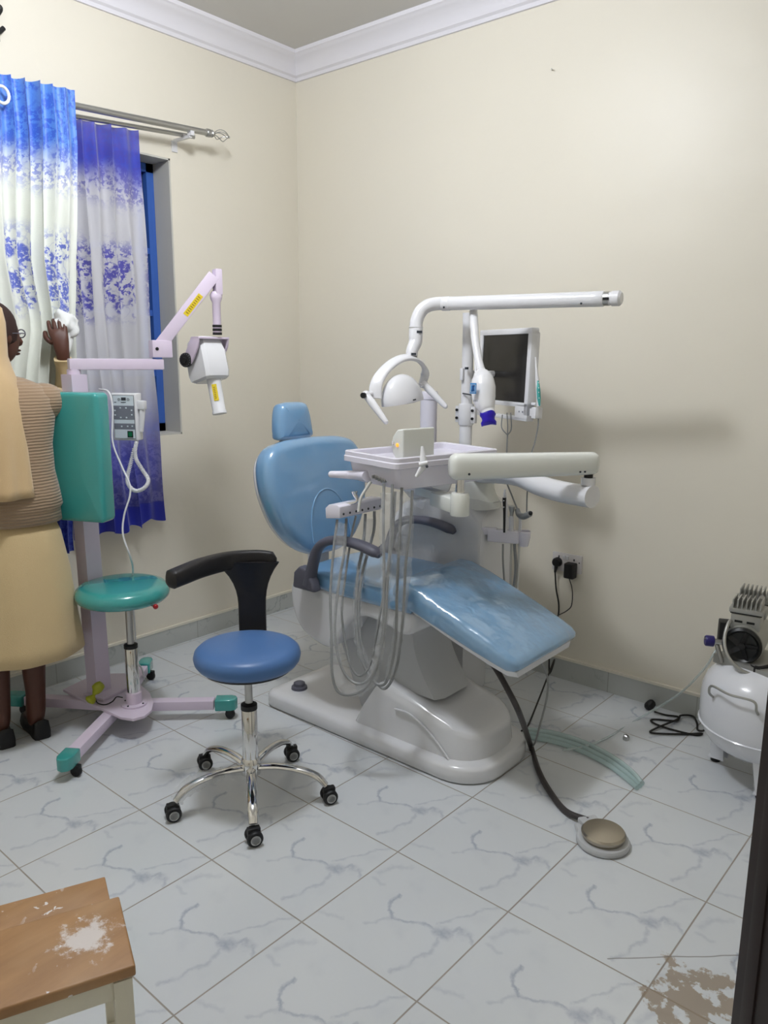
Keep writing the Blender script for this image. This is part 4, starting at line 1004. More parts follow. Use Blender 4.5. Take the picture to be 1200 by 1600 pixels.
    for a in (-0.040, 0.040):
        for b in (1.254, 1.288): bt.cyl(lp+V((a, -0.008, b)), lp+V((a, -0.016, b)), 0.006, seg=10)
    split('bolt', bt, 'black', cl)
    bt = MB(); bt.box(lp+V((0.02, -0.035, 1.465)), (0.012, 0.01, 0.01)); bt.tube([lp+V((0.0, -0.03, 1.36)), lp+V((0.05, -0.035, 1.355)), lp+V((0.06, -0.035, 1.352))], 0.003, 6, 3)
    split('small_fitting', bt, 'ink', po)
    # light arm across the post
    AL = V((1.444,-0.571,1.731)); AR = V((1.967,-0.236,1.742))
    AL = V((1.459,-0.600,1.722)); AR = V((2.071,-0.528,1.719))
    arm = MB(); ad = (AR-AL).normalized()
    arm.cyl(AL, AR, 0.0270, 0.0275, 28)
    arm.lathe([(0.0285, 0.0), (0.0285, 0.030), (0.027, 0.033)], AL, ad)
    arm.lathe([(0.0275, 0.0), (0.0280, 0.003), (0.0280, 0.04), (0.026, 0.045)], AR, ad)
    ao = obj('light_arm', arm, 'white', t)
    e = MB(); e.lathe([(0.024, 0.0), (0.024, 0.03), (0.027, 0.032), (0.027, 0.058), (0.020, 0.066), (0.0, 0.068)], AR+ad*0.042, ad); ec = obj('arm_end_joint', e, 'white', ao)
    fx, fy, _ = frame(ad); toc = (cam.location if False else V((3.358, -3.230, 1.507)))-AR; toc = (toc-ad*toc.dot(ad)).normalized()
    obj('black_mark', MB().box(AR+ad*0.058+toc*0.0235, (0.022, 0.004, 0.010), Matrix((ad, toc, ad.cross(toc))).transposed()), 'black', ec)
    j = MB(); j.lathe([(0.025, 0.0), (0.025, 0.02)], AR+ad*0.108-ad*0.108+ad*0.044, ad); obj('joint_ring', j, 'dullsteel', ec)
    dt = MB()
    for q in (AL+ad*0.02, AR-ad*0.03): dt.cyl(q+toc*0.0265-V((0, 0, 0.014)), q+toc*0.029-V((0, 0, 0.014)), 0.004, seg=8)
    split('screw', dt, 'ink', ao)
    # elbow down to the lamp head
    P = [(1.475,-0.587,1.724), (1.439,-0.617,1.722), (1.413,-0.642,1.713), (1.394,-0.663,1.690), (1.387,-0.679,1.654), (1.388,-0.685,1.626)]
    el = MB().tube(P, 0.0265, 24, 8); eo = obj('elbow', el, 'white', t)
    dn = MB(); dn.tube([(1.388,-0.684,1.629), (1.392,-0.690,1.593), (1.394,-0.695,1.568), (1.395,-0.716,1.537), (1.396,-0.721,1.514)], [0.0285, 0.0285, 0.027, 0.024, 0.024], 24, 6)
    dd_ = obj('down_tube', dn, 'white', eo)
    q = V((1.388,-0.685,1.626)); obj('joint_line', MB().cyl(q+V((0, 0, 0.002)), q-V((0, 0, 0.002)), 0.0289), 'dullsteel', dd_)
    mk = MB(); tv = V((0.62, -0.76, 0)); q = V((1.401,-0.679,1.609)); mk.box(q+tv*0.027, (0.022, 0.006, 0.010), Matrix.Rotation(math.radians(40), 3, 'Z')); q = V((1.401,-0.715,1.522)); mk.box(q+tv*0.024, (0.020, 0.006, 0.008), Matrix.Rotation(math.radians(40), 3, 'Z'))
    split('rating_mark', mk, 'ink', dd_)
    # lamp head: C-shaped yoke, dish, two handles
    D_ = 3.10; 
    ctr = V((1.399,-0.808,1.374)); ux = (V((1.411,-0.631,1.401))-V((1.381,-0.959,1.363))).normalized(); toc = (V((3.358, -3.230, 1.507))-ctr).normalized()
    dnv = ux.cross(toc); dnv = -dnv if dnv.z > 0 else dnv
    dnv = (dnv-toc*0.10); dnv = (dnv-ux*dnv.dot(ux)).normalized(); fz_ = ux.cross(dnv)
    if fz_.dot(toc) < 0: fz_ = -fz_
    yk = MB(); P = [(1.384,-0.933,1.352), (1.381,-0.921,1.406), (1.381,-0.883,1.450), (1.394,-0.836,1.487), (1.400,-0.772,1.507), (1.407,-0.714,1.504), (1.403,-0.657,1.479), (1.398,-0.632,1.442), (1.383,-0.629,1.400), (1.382,-0.632,1.389)]
    Pc = crv(P, 6); rings = []
    for i, p in enumerate(Pc):
        tg = (Pc[min(i+1, len(Pc)-1)]-Pc[max(0, i-1)]).normalized(); nx = tg.cross(toc).normalized(); ny = (toc*0.55+V((0, 0, 0.8))); ny = (ny-tg*ny.dot(tg)).normalized(); nx = tg.cross(ny)
        tt = i/(len(Pc)-1); w2 = 0.026-0.010*tt; h2 = 0.009
        rings.append([p+nx*w2*math.copysign(abs(math.cos(a))**0.6, math.cos(a))+ny*h2*math.copysign(abs(math.sin(a))**0.8, math.sin(a)) for a in [2*PI*k/16 for k in range(16)]])
    hd = obj('lamp_yoke', yk.ring_loft(rings), 'white', t, angle=60)
    sh = MB()
    cdish = V((1.418,-0.803,1.334))
    def f(d):
        z = d.z
        if z > 0.04: d = V((d.x, d.y, 0.04))
        return d
    sh.ell(cdish, (0.104, 0.062, 0.110), ux, fz_, dnv, 36, 20, fn=f)
    hs = obj('lamp_housing', sh, 'white', t, angle=60)
    lens = MB(); lens.lathe([(0.0, 0.0), (0.055, 0.0), (0.055, -0.006), (0.0, -0.008)], cdish+dnv*0.006, dnv); lo = obj('lamp_lens', lens, 'glass', hs)
    sl = MB(); q = V((1.454,-0.849,1.345)); rt = Matrix((ux, fz_, dnv)).transposed()
    cmk = MB().box(cdish+fz_*0.0615+ux*0.004-dnv*0.006, (0.016, 0.004, 0.005), Matrix((ux, fz_, dnv)).transposed()); obj('vent_mark', cmk, 'ink', hs)
    # handles
    for nm, a, b, e_ in (('lamp_handle', (1.376,-0.976,1.366), (1.474,-0.973,1.268), 1), ('lamp_handle', (1.402,-0.640,1.398), (1.498,-0.622,1.312), 0)):
        a = V(a); b = V(b); h = MB()
        h.tube([a, a.lerp(b, 0.3), a.lerp(b, 0.8), b], [0.014, 0.0155, 0.012, 0.010], 16, 5)
        h.ell(b, (0.0098,)*3, seg=14, rn=8); h.ell(a, (0.0165,)*3, seg=16, rn=8)
        ho = obj(nm, h, 'white', hs)
        if e_: obj('handle_cap', MB().cyl(a-ux*0.010+toc*0.010, a-ux*0.017+toc*0.014, 0.011), 'black', ho)
        br = MB().tube([a, a+ux*(0.03 if e_ else -0.03)], 0.010, 10, smooth=False); obj('handle_bracket', br, 'white', ho)
    # S-shaped lower arm from the turret
    P1 = V((2.145, -0.63, 1.02))
    sa = MB(); Pp = [(1.55, -0.47, 1.035), (1.62, -0.51, 1.042), (1.72, -0.54, 1.052), (1.83, -0.57, 1.050), (1.94, -0.60, 1.028), (2.05, -0.62, 1.018), (2.17, -0.64, 1.018)]
    sa.tube(Pp, [0.056, 0.058, 0.055, 0.048, 0.046, 0.047, 0.048], 24, 8, sq=(1.0, 0.85))
    so = obj('lower_arm', sa, 'white', t)
    # spring arm
    Q0 = V((2.178,-0.619,1.129)); Q1 = V((1.856,-1.042,1.151))
    Q0 = V((P1.x, P1.y, 1.137)); Q1 = V((1.852,-1.019,1.149)); Q1.z = 1.137
    sd = (Q1-Q0).normalized(); ln = (Q1-Q0).length
    sx = sd.cross(V((0, 0, 1))).normalized(); mb = MB(); rings = []
    for h, s_ in ((-0.032, 0.55), (-0.026, 0.85), (-0.015, 0.98), (0, 1.0), (ln*0.5, 1.06), (ln, 1.14), (ln+0.022, 1.12), (ln+0.034, 0.95), (ln+0.040, 0.7)):
        rings.append([Q0+sd*h+sx*0.030*s_*math.copysign(abs(math.cos(a))**0.7, math.cos(a))+V((0, 0, 1))*0.041*s_*math.copysign(abs(math.sin(a))**0.7, math.sin(a)) for a in [2*PI*k/32 for k in range(32)]])
    sp = obj('spring_arm', mb.ring_loft(rings), 'warm_white', t, angle=50)
    cp = MB(); k_ = MB()
    toc2 = sx if sx.dot(V((1, -1, 0))) > 0 else -sx
    cp.cyl(Q1-sd*0.02+toc2*0.030-V((0, 0, 0.022)), Q1-sd*0.02+toc2*0.0345-V((0, 0, 0.022)), 0.0045, seg=10)
    for q in (0.03, 0.048): cp.cyl(Q0+sd*q+toc2*0.026-V((0, 0, 0.026)), Q0+sd*q+toc2*0.0305-V((0, 0, 0.026)), 0.0035, seg=10)
    split('arm_screw', cp, 'ink', sp)
    obj('outer_pivot', MB().lathe([(0.016, 1.04), (0.016, 1.12)], (Q0.x, Q0.y, 0)), 'black', t); obj('pivot_ring', MB().lathe([(0.026, 1.058), (0.026, 1.085)], (Q0.x, Q0.y, 0)), 'white', t)
    # inner pivot and bracket under the tray
    IP = V((Q1.x, Q1.y, 0))
    obj('inner_pivot', MB().lathe([(0.0165, 1.045), (0.0165, 1.11)], (IP.x, IP.y, 0)), 'chrome', t)
    TC = V((1.600, -0.900, 0)); td = (TC-IP); td.z = 0; bd = td.normalized()
    brk = MB(); brk.lathe([(0.032, 0.965), (0.034, 0.97), (0.034, 1.035), (0.030, 1.045)], (IP.x, IP.y, 0)); 
    brt = Matrix((bd, V((-bd.y, bd.x, 0)), V((0, 0, 1)))).transposed()
    brk.box(IP+bd*0.085+V((0, 0, 0.998)), (0.17, 0.062, 0.052), brt, 0.008); brk.box(IP+bd*0.22+V((0, 0, 1.01)), (0.16, 0.05, 0.035), brt, 0.008)
    obj('tray_bracket', brk, 'warm_white', t)
    # instrument tray
    ang = math.radians(-12); tx = V((math.cos(ang), math.sin(ang), 0)); ty = V((-math.sin(ang), math.cos(ang), 0)); 
    N_ = V((1.712, -1.205, 0)); WX, WYl = 0.32, 0.51
    cen = N_-tx*WX/2+ty*WYl/2; cen.z = 0
    Rm = Matrix((tx, ty, V((0, 0, 1)))).transposed()
    def rr(hx, hy, r, n=5):
        pts = []
        for cx, cy, a0 in ((hx-r, hy-r, 0), (-hx+r, hy-r, PI/2), (-hx+r, -hy+r, PI), (hx-r, -hy+r, 1.5*PI)):
            for k in range(n): a = a0+PI/2*k/(n-1); pts.append((cx+r*math.cos(a), cy+r*math.sin(a)))
        return pts
    def ring(hx, hy, z, r=0.02, dx=0, dy=0): return [cen+tx*(u+dx)+ty*(v+dy)+V((0, 0, z)) for u, v in rr(hx, hy, r)]
    hx, hy = WX/2, WYl/2
    bodyr = [ring(hx-0.04, hy-0.07, 1.050), ring(hx-0.026, hy-0.048, 1.054), ring(hx-0.018, hy-0.028, 1.085), ring(hx-0.014, hy-0.018, 1.13)]
    bd_ = obj('tray_body', MB().ring_loft(bodyr), 'lavwhite', t, angle=35)
    rimr = [ring(hx-0.014, hy-0.014, 1.128), ring(hx, hy, 1.132), ring(hx, hy, 1.150), ring(hx-0.003, hy-0.003, 1.153), ring(hx-0.003, hy-0.003, 1.167), ring(hx-0.006, hy-0.006, 1.170), ring(hx-0.014, hy-0.014, 1.170), ring(hx-0.018, hy-0.018, 1.166), ring(hx-0.020, hy-0.020, 1.146), ring(hx-0.04, hy-0.04, 1.144)]
    obj('tray_top', MB().ring_loft(rimr), 'lavwhite', t, angle=35)
    # handle to the left, and tilt lever
    L_ = cen-tx*hx-ty*hy
    hn = MB(); h0 = L_+tx*0.13+ty*0.02+V((0, 0, 1.085)); h1 = V((1.438,-1.118,1.077)); h2 = V((1.348,-1.142,1.073))
    hn.tube([h0, h1, h1.lerp(h2, 0.5), h2], [0.020, 0.017, 0.0145, 0.0130], 14, 5); hn.ell(h2, (0.0130,)*3, seg=12, rn=8); obj('tray_handle', hn, 'lavwhite', t)
    # sockets on the near face
    sk = MB(); q0 = cen-ty*(hy-0.030)+tx*0.035+V((0, 0, 1.088))
    skb = MB()
    for k in range(4):
        q = q0+tx*(-0.026+0.017*k)-V((0, 0, 0.0+0.003*k)); skb.lathe([(0.0085, 0), (0.0085, 0.008), (0.006, 0.010), (0.006, 0.018)], q+ty*0.004, -ty, 10)
    split('control_valve', skb, 'dullsteel', bd_)
    # film viewer box on the tray
    vb = MB(); vo = V((1.565,-0.964,1.146))
    wv = V((1.591,-1.042,1.146)); 
    vx = tx; vy = ty
    pr = [(0.0, 0.0), (0.075, 0.0), (0.075, 0.118), (0.012, 0.118), (0.004, 0.112), (0.022, 0.085), (0.028, 0.055), (0.022, 0.025)]
    vorg = N_-tx*0.125+ty*0.075; vorg.z = 1.146
    pr = [(0.0, 0.0), (0.035, 0.005), (0.058, 0.03), (0.066, 0.06), (0.058, 0.09), (0.035, 0.115), (0.0, 0.120)]
    vb.prism([(-p[0], p[1]) for p in pr][::-1], N_-tx*0.028+ty*0.055+V((0, 0, 1.146)), (tx), (0, 0, 1), (ty), 0.145, 0.006, 3)
    fvo = obj('film_viewer', vb, 'warm_white', t, angle=50)
    q = V((1.699,-1.160,1.218))
    obj('indicator_lamp', MB().ell(N_-tx*0.058+ty*0.053+V((0, 0, 1.208)), (0.006, 0.004, 0.007), seg=12, rn=8), 'amber', fvo, label='small lit orange indicator')
    obj('viewer_switch', MB().box(N_-tx*0.081+ty*0.052+V((0, 0, 1.213)), (0.006, 0.008, 0.014), None, 0.002), 'white', fvo)
    lv = MB(); q0 = V((1.790,-1.151,1.148)); q1 = V((1.778,-1.144,1.213))
    lv.tube([q0, q0.lerp(q1, 0.4), q1], [0.013, 0.012, 0.005], 12, 5, sq=(1, 0.7)); q2 = V((1.775,-1.173,1.111)); lv.tube([q0, q2.lerp(q0, 0.5), q2], [0.012, 0.009, 0.005], 10, 4); lv.cyl(V((1.790,-1.176,1.154)), V((1.811,-1.157,1.161)), 0.008, seg=12)
    lvo = obj('tilt_lever', lv, 'white', t); obj('lever_screw', MB().ell((1.814,-1.164,1.149), (0.005,)*3, seg=8, rn=6), 'ink', lvo)
    # instrument bar with holster holes
    bx = V((1.410,-1.224,0.968)); by = V((1.508,-1.030,0.987))
    b0 = V((1.459,-1.215,0.949)); b1 = V((1.459,-0.975,0.951)); bdv = (b1-b0); bdv.z = 0; Lb = bdv.length; bdv.normalize(); bn = V((-bdv.y, bdv.x, 0))
    if bn.dot(V((1, -1, 0))) > 0: bn = -bn
    mb = MB(); zc = b0.z
    mb.prism([(0.0, -0.020), (0.0, 0.022), (0.012, 0.028), (0.055, 0.026), (0.075, 0.010), (0.072, -0.030)], V((b0.x, b0.y, zc)), bn, (0, 0, 1), bdv, Lb, 0.005, 2)
    ib = obj('instrument_holder', mb, 'lavwhite', t)
    hl = MB()
    for k in range(7):
        q = V((b0.x, b0.y, zc))+bdv*(0.02+Lb*0.86*k/6)-bn*0.0005-V((0, 0, 0.006)); hl.ell(q, (0.0042, 0.0042, 0.0048), seg=8, rn=6)
    split('holder_hole', hl, 'ink', ib)
    hk = MB().tube([V((b0.x, b0.y, zc+0.02))+bdv*0.05+bn*0.03, (1.475,-1.138,0.985), (1.462,-1.141,1.015)], [0.006, 0.006, 0.009], 10, 4); hk.lathe([(0.006, 0), (0.012, 0.012), (0.013, 0.016)], (1.465,-1.141,1.006), (-0.1, 0, 1)); obj('holder_knob', hk, 'chrome', ib)
    ha = MB().tube([(1.524,-1.185,0.958), (1.523,-1.174,1.003), (1.534,-1.155,1.040), (1.544,-1.139,1.067)], 0.0055, 10, 6); obj('holder_arm', ha, 'hose_white', t)
    # hanging hoses
    loops = [
     ([(1.428,-1.195,0.918), (1.439,-1.228,0.808), (1.465,-1.274,0.652), (1.510,-1.315,0.502), (1.540,-1.345,0.392), (1.569,-1.349,0.335), (1.615,-1.339,0.329), (1.668,-1.313,0.360), (1.696,-1.283,0.433), (1.707,-1.262,0.583), (1.699,-1.248,0.764), (1.674,-1.223,0.938), (1.651,-1.194,1.076)], 0.0052),
     ([(1.440,-1.159,0.918), (1.463,-1.195,0.806), (1.477,-1.245,0.673), (1.514,-1.303,0.536), (1.556,-1.322,0.431), (1.605,-1.321,0.378), (1.653,-1.309,0.373), (1.689,-1.292,0.421), (1.713,-1.263,0.561), (1.709,-1.239,0.764), (1.697,-1.209,0.917), (1.680,-1.183,1.076)], 0.0052),
     ([(1.453,-1.120,0.924), (1.456,-1.149,0.851), (1.472,-1.199,0.711), (1.500,-1.250,0.580), (1.567,-1.285,0.434), (1.614,-1.286,0.384), (1.665,-1.282,0.436), (1.687,-1.266,0.580), (1.694,-1.227,0.759), (1.699,-1.207,0.871), (1.691,-1.185,0.980), (1.685,-1.172,1.050)], 0.0042),
     ([(1.460,-1.074,0.925), (1.482,-1.110,0.818), (1.500,-1.163,0.708), (1.536,-1.213,0.554), (1.575,-1.235,0.446), (1.620,-1.241,0.381), (1.668,-1.236,0.348), (1.702,-1.226,0.379), (1.717,-1.203,0.522), (1.707,-1.184,0.728), (1.703,-1.167,0.910), (1.694,-1.148,1.062)], 0.0055),
     ([(1.472,-1.036,0.931), (1.492,-1.063,0.861), (1.495,-1.117,0.747), (1.512,-1.165,0.661), (1.542,-1.202,0.528), (1.591,-1.218,0.408), (1.646,-1.217,0.340), (1.685,-1.212,0.335), (1.715,-1.191,0.421), (1.720,-1.165,0.608), (1.715,-1.147,0.792), (1.722,-1.133,0.930), (1.717,-1.118,1.051)], 0.0055)]
    for P, r in loops:
        ho = obj('instrument_hose', MB().tube(P, r, 8, 6), 'hose', t, label='grey instrument hose hanging in a loop')
    # loose plastic sleeves over the hoses
    for P, r in (([(1.447,-1.196,0.906), (1.478,-1.233,0.768), (1.502,-1.280,0.613), (1.530,-1.317,0.483), (1.568,-1.338,0.378), (1.626,-1.326,0.342), (1.685,-1.305,0.386), (1.709,-1.278,0.517)], [0.020, 0.026, 0.022, 0.018, 0.020, 0.020, 0.018, 0.016]),
                 ([(1.668,-1.200,1.047), (1.692,-1.227,0.919), (1.710,-1.251,0.767), (1.712,-1.259,0.630), (1.711,-1.287,0.473)], [0.020, 0.024, 0.018, 0.015, 0.014]),
                 ([(1.480,-1.074,0.911), (1.495,-1.124,0.773), (1.518,-1.185,0.618), (1.565,-1.225,0.465), (1.640,-1.228,0.367)], [0.016, 0.018, 0.016, 0.015, 0.014]),
                 ([(1.716,-1.147,1.046), (1.721,-1.157,0.888), (1.726,-1.174,0.706), (1.720,-1.200,0.522), (1.702,-1.226,0.379)], [0.022, 0.028, 0.022, 0.018, 0.014]),
                 ([(1.689,-1.169,1.050), (1.709,-1.205,0.849), (1.719,-1.229,0.671)], [0.014, 0.018, 0.012])):
        mb = MB().tube(P, r, 16, 12, caps=False)
        for i, v in enumerate(mb.bm.verts): v.co += noise.noise_vector(v.co*38)*0.007+noise.noise_vector(v.co*110)*0.0025
        obj('plastic_sleeve', mb, 'film', t, angle=25, label='crinkled clear plastic sleeve over the hoses')
    # assistant side holder
    hc = V((1.771,-0.540,0.793)); ah = MB()
    adv = V((0.94, 0.34, 0)).normalized(); arot = Matrix((adv, V((-adv.y, adv.x, 0)), V((0, 0, 1)))).transposed()
    ah.box(hc-adv*0.02, (0.13, 0.045, 0.05), arot, 0.006, 3); ah.lathe([(0.018, -0.035), (0.026, 0.0), (0.027, 0.025), (0.024, 0.028), (0.02, 0.01)], hc+adv*0.062, (0, 0, 1)); ah.box(hc-adv*0.10+V((0, 0, 0.015)), (0.10, 0.03, 0.03), arot, 0.005)
    obj('assistant_holder', ah, 'lavwhite', t)
    for a, P in enumerate((([(1.757,-0.560,0.762), (1.761,-0.560,0.682), (1.779,-0.560,0.548), (1.800,-0.560,0.470), (1.811,-0.540,0.242)]), ([(1.784,-0.540,0.763), (1.787,-0.540,0.628), (1.798,-0.540,0.464), (1.702,-0.400,0.229)]), ([(1.799,-0.540,0.765), (1.810,-0.540,0.659), (1.801,-0.540,0.521), (1.731,-0.400,0.296)]), ([(1.814,-0.530,0.771), (1.816,-0.530,0.658), (1.812,-0.530,0.493), (1.745,-0.400,0.270)]))):
        obj('assistant_hose', MB().tube(P, (0.004, 0.0045, 0.0065, 0.005)[a], 8, 6), ('hose', 'hose_white', 'hose', 'hose_white')[a], t)
    # clear film draped over the side unit
    fl = MB(); rings = []
    for k in range(13):
        x = 1.28+0.41*k/12; zt = 0.93-0.09*max(0, (x-1.60)/0.18)**1.2
        rings.append([V((x, -0.622, 0.60)), V((x, -0.625, 0.75)), V((x, -0.615, zt-0.03)), V((x, -0.58, zt+0.005)), V((x, -0.40, zt+0.008))])
    fl.ring_loft(rings, caps=False, closed=False)
    for v in fl.bm.verts: v.co += noise.noise_vector(v.co*11)*0.012
    obj('protective_film', fl, 'film', un, angle=60, label='clear protective film draped over the white side unit')
    # cables under the chair
    obj('under_cable', MB().tube([(2.040,-0.923,0.558), (2.10, -0.78, 0.35), (2.08, -0.80, 0.12), (2.02, -0.72, 0.02)], 0.004, 8, 6), 'hose', t)
    return t
ch = chair()

# ------------------------------------------------------------------ instruments resting in the holder
t = thing('air_water_syringe', 'thin white syringe with a black button grip standing in the holder', 'syringe', (1.761,-0.560,0.822))
obj('grip', MB().tube([(1.773,-0.580,0.816), (1.770,-0.580,0.900), (1.767,-0.580,0.958)], [0.004, 0.0055, 0.0075], 10, 4), 'black', t)
obj('nozzle', MB().tube([(1.767,-0.580,0.952), (1.769,-0.580,0.992)], 0.004, 8, smooth=False), 'white', t)
obj('housing', MB().tube([(1.770,-0.570,0.814), (1.769,-0.570,0.912), (1.763,-0.570,0.977)], [0.009, 0.0085, 0.006], 10, 4), 'white', t)
bt = MB()
for q in ((1.774,-0.590,0.949), (1.775,-0.590,0.923)): bt.ell(V(q)+V((0, -0.004, 0)), (0.0028,)*3, seg=8, rn=6)
split('button', bt, 'white', t)
obj('needle', MB().tube([(1.762,-0.580,0.939), (1.744,-0.580,0.939), (1.717,-0.580,0.933)], 0.0015, 6, 3), 'dullsteel', t)
t = thing('suction_handpiece', 'grey suction tip pointing up beside the black-gripped syringe', 'suction tip', (1.782,-0.540,0.827))
obj('body', MB().tube([(1.783,-0.540,0.800), (1.780,-0.540,0.864), (1.779,-0.540,0.880)], [0.010, 0.010, 0.008], 12, 3), 'white', t)
obj('tip', MB().lathe([(0.007, 0), (0.008, 0.02), (0.013, 0.036), (0.014, 0.046), (0.010, 0.048)], (1.780,-0.540,0.874), (0, 0, 1), 14), 'dullsteel', t)
t = thing('saliva_ejector', 'grey bent suction elbow lying over the cup end of the holder', 'suction tip', (1.821,-0.530,0.884))
obj('body', MB().tube([(1.793,-0.520,0.905), (1.809,-0.530,0.887), (1.841,-0.550,0.887), (1.880,-0.570,0.906)], [0.010, 0.012, 0.013, 0.012], 14, 6), 'hose', t)
obj('opening', MB().ell((1.886,-0.575,0.910), (0.008, 0.008, 0.009), seg=12, rn=8), 'black', t)
obj('stem', MB().tube([(1.815,-0.530,0.883), (1.817,-0.530,0.846), (1.815,-0.530,0.814)], 0.007, 10, 3), 'white', t)

# ------------------------------------------------------------------ whitening lamp on its own arm
t = thing('whitening_lamp', 'white egg-shaped whitening lamp with violet mouthpiece in front of the screen', 'lamp', (1.615,-0.587,1.679))
obj('arm', MB().tube([(1.575,-0.551,1.692), (1.603,-0.584,1.631), (1.635,-0.616,1.555), (1.671,-0.644,1.486), (1.693,-0.661,1.453)], [0.017, 0.017, 0.016, 0.016, 0.018], 16, 6), 'white', t)
obj('thin_cord', MB().tube([(1.583,-0.575,1.676), (1.606,-0.605,1.593), (1.638,-0.626,1.506), (1.659,-0.650,1.452)], 0.004, 8, 6), 'white', t)
hb = MB(); P = [(1.689,-0.661,1.465), (1.696,-0.666,1.450), (1.705,-0.670,1.429), (1.717,-0.682,1.395), (1.730,-0.695,1.357), (1.745,-0.703,1.329), (1.755,-0.706,1.310), (1.762,-0.710,1.299)]
hb.tube(P, [0.012, 0.030, 0.042, 0.048, 0.045, 0.036, 0.028, 0.026], 28, 6)
hd = obj('head', hb, 'white', t, angle=70)
mp = MB(); m0, m1 = V((1.759,-0.711,1.303)), V((1.771,-0.719,1.261)); md = (m1-m0).normalized(); toc = (V((3.358, -3.230, 1.507))-m0).normalized(); toc = (toc-md*toc.dot(md)).normalized(); sx = md.cross(toc); LL = (m1-m0).length
rings = []
for k, (w_, d_) in enumerate(((0.029, 0.027), (0.031, 0.029), (0.025, 0.024), (0.024, 0.022), (0.030, 0.022), (0.028, 0.014))):
    h = LL*k/5*1.05
    rings.append([m0+md*(h-(0.004*math.cos(3*a) if k == 0 else 0)+(0.004*math.cos(2*a) if k == 5 else 0))+sx*w_*math.cos(a)+toc*d_*math.sin(a) for a in [2*PI*i/24 for i in range(24)]])
obj('mouthpiece', mp.ring_loft(rings), 'violet', t, angle=60, label='glossy violet mouthpiece')
q = V((1.710,-0.742,1.394)); toc = (V((3.358, -3.230, 1.507))-q).normalized(); bn = (toc+(-0.45)*V((0.766, 0.643, 0))).normalized(); bx = V((0, 0, 1)).cross(bn).normalized(); bz = bn.cross(bx); br = Matrix((bx, bn, bz)).transposed()
q = V((1.719,-0.754,1.395))
bo = obj('badge', MB().box(q, (0.025, 0.004, 0.040), br, 0.001), 'badge', hd, label='square blue badge with a dark figure')
mb = MB()
for (u, v, a, b_) in ((0.0, 0.004, 0.005, 0.014), (0.0, -0.006, 0.011, 0.004), (0.004, 0.010, 0.005, 0.004), (-0.003, -0.0105, 0.004, 0.004)): mb.box(q+bn*0.0024+bx*u+bz*v, (a, 0.001, b_), br)
obj('badge_figure', mb, 'badge_dark', bo)
mb = MB()
for (u, v, a, b_) in ((0.0, 0.013, 0.019, 0.001), (0.0, -0.014, 0.019, 0.001), (-0.009, 0, 0.001, 0.028), (0.009, 0, 0.001, 0.028)): mb.box(q+bn*0.0024+bx*u+bz*v, (a, 0.001, b_), br)
obj('badge_border', mb, 'cpale', bo)
q = V((1.729,-0.751,1.349)); mb = MB()
for k in range(3):
    qq = q+bx*(-0.007+0.006*k); mb.box(qq+bn*0.001, (0.0014, 0.001, 0.008), br @ Matrix.Rotation(0.25*(-1)**k, 3, 'Y')); mb.box(qq+bx*0.002+bn*0.001, (0.0014, 0.001, 0.008), br @ Matrix.Rotation(-0.25*(-1)**k, 3, 'Y'))
obj('letters', mb, 'cgrey', hd, label='small grey printed letters')

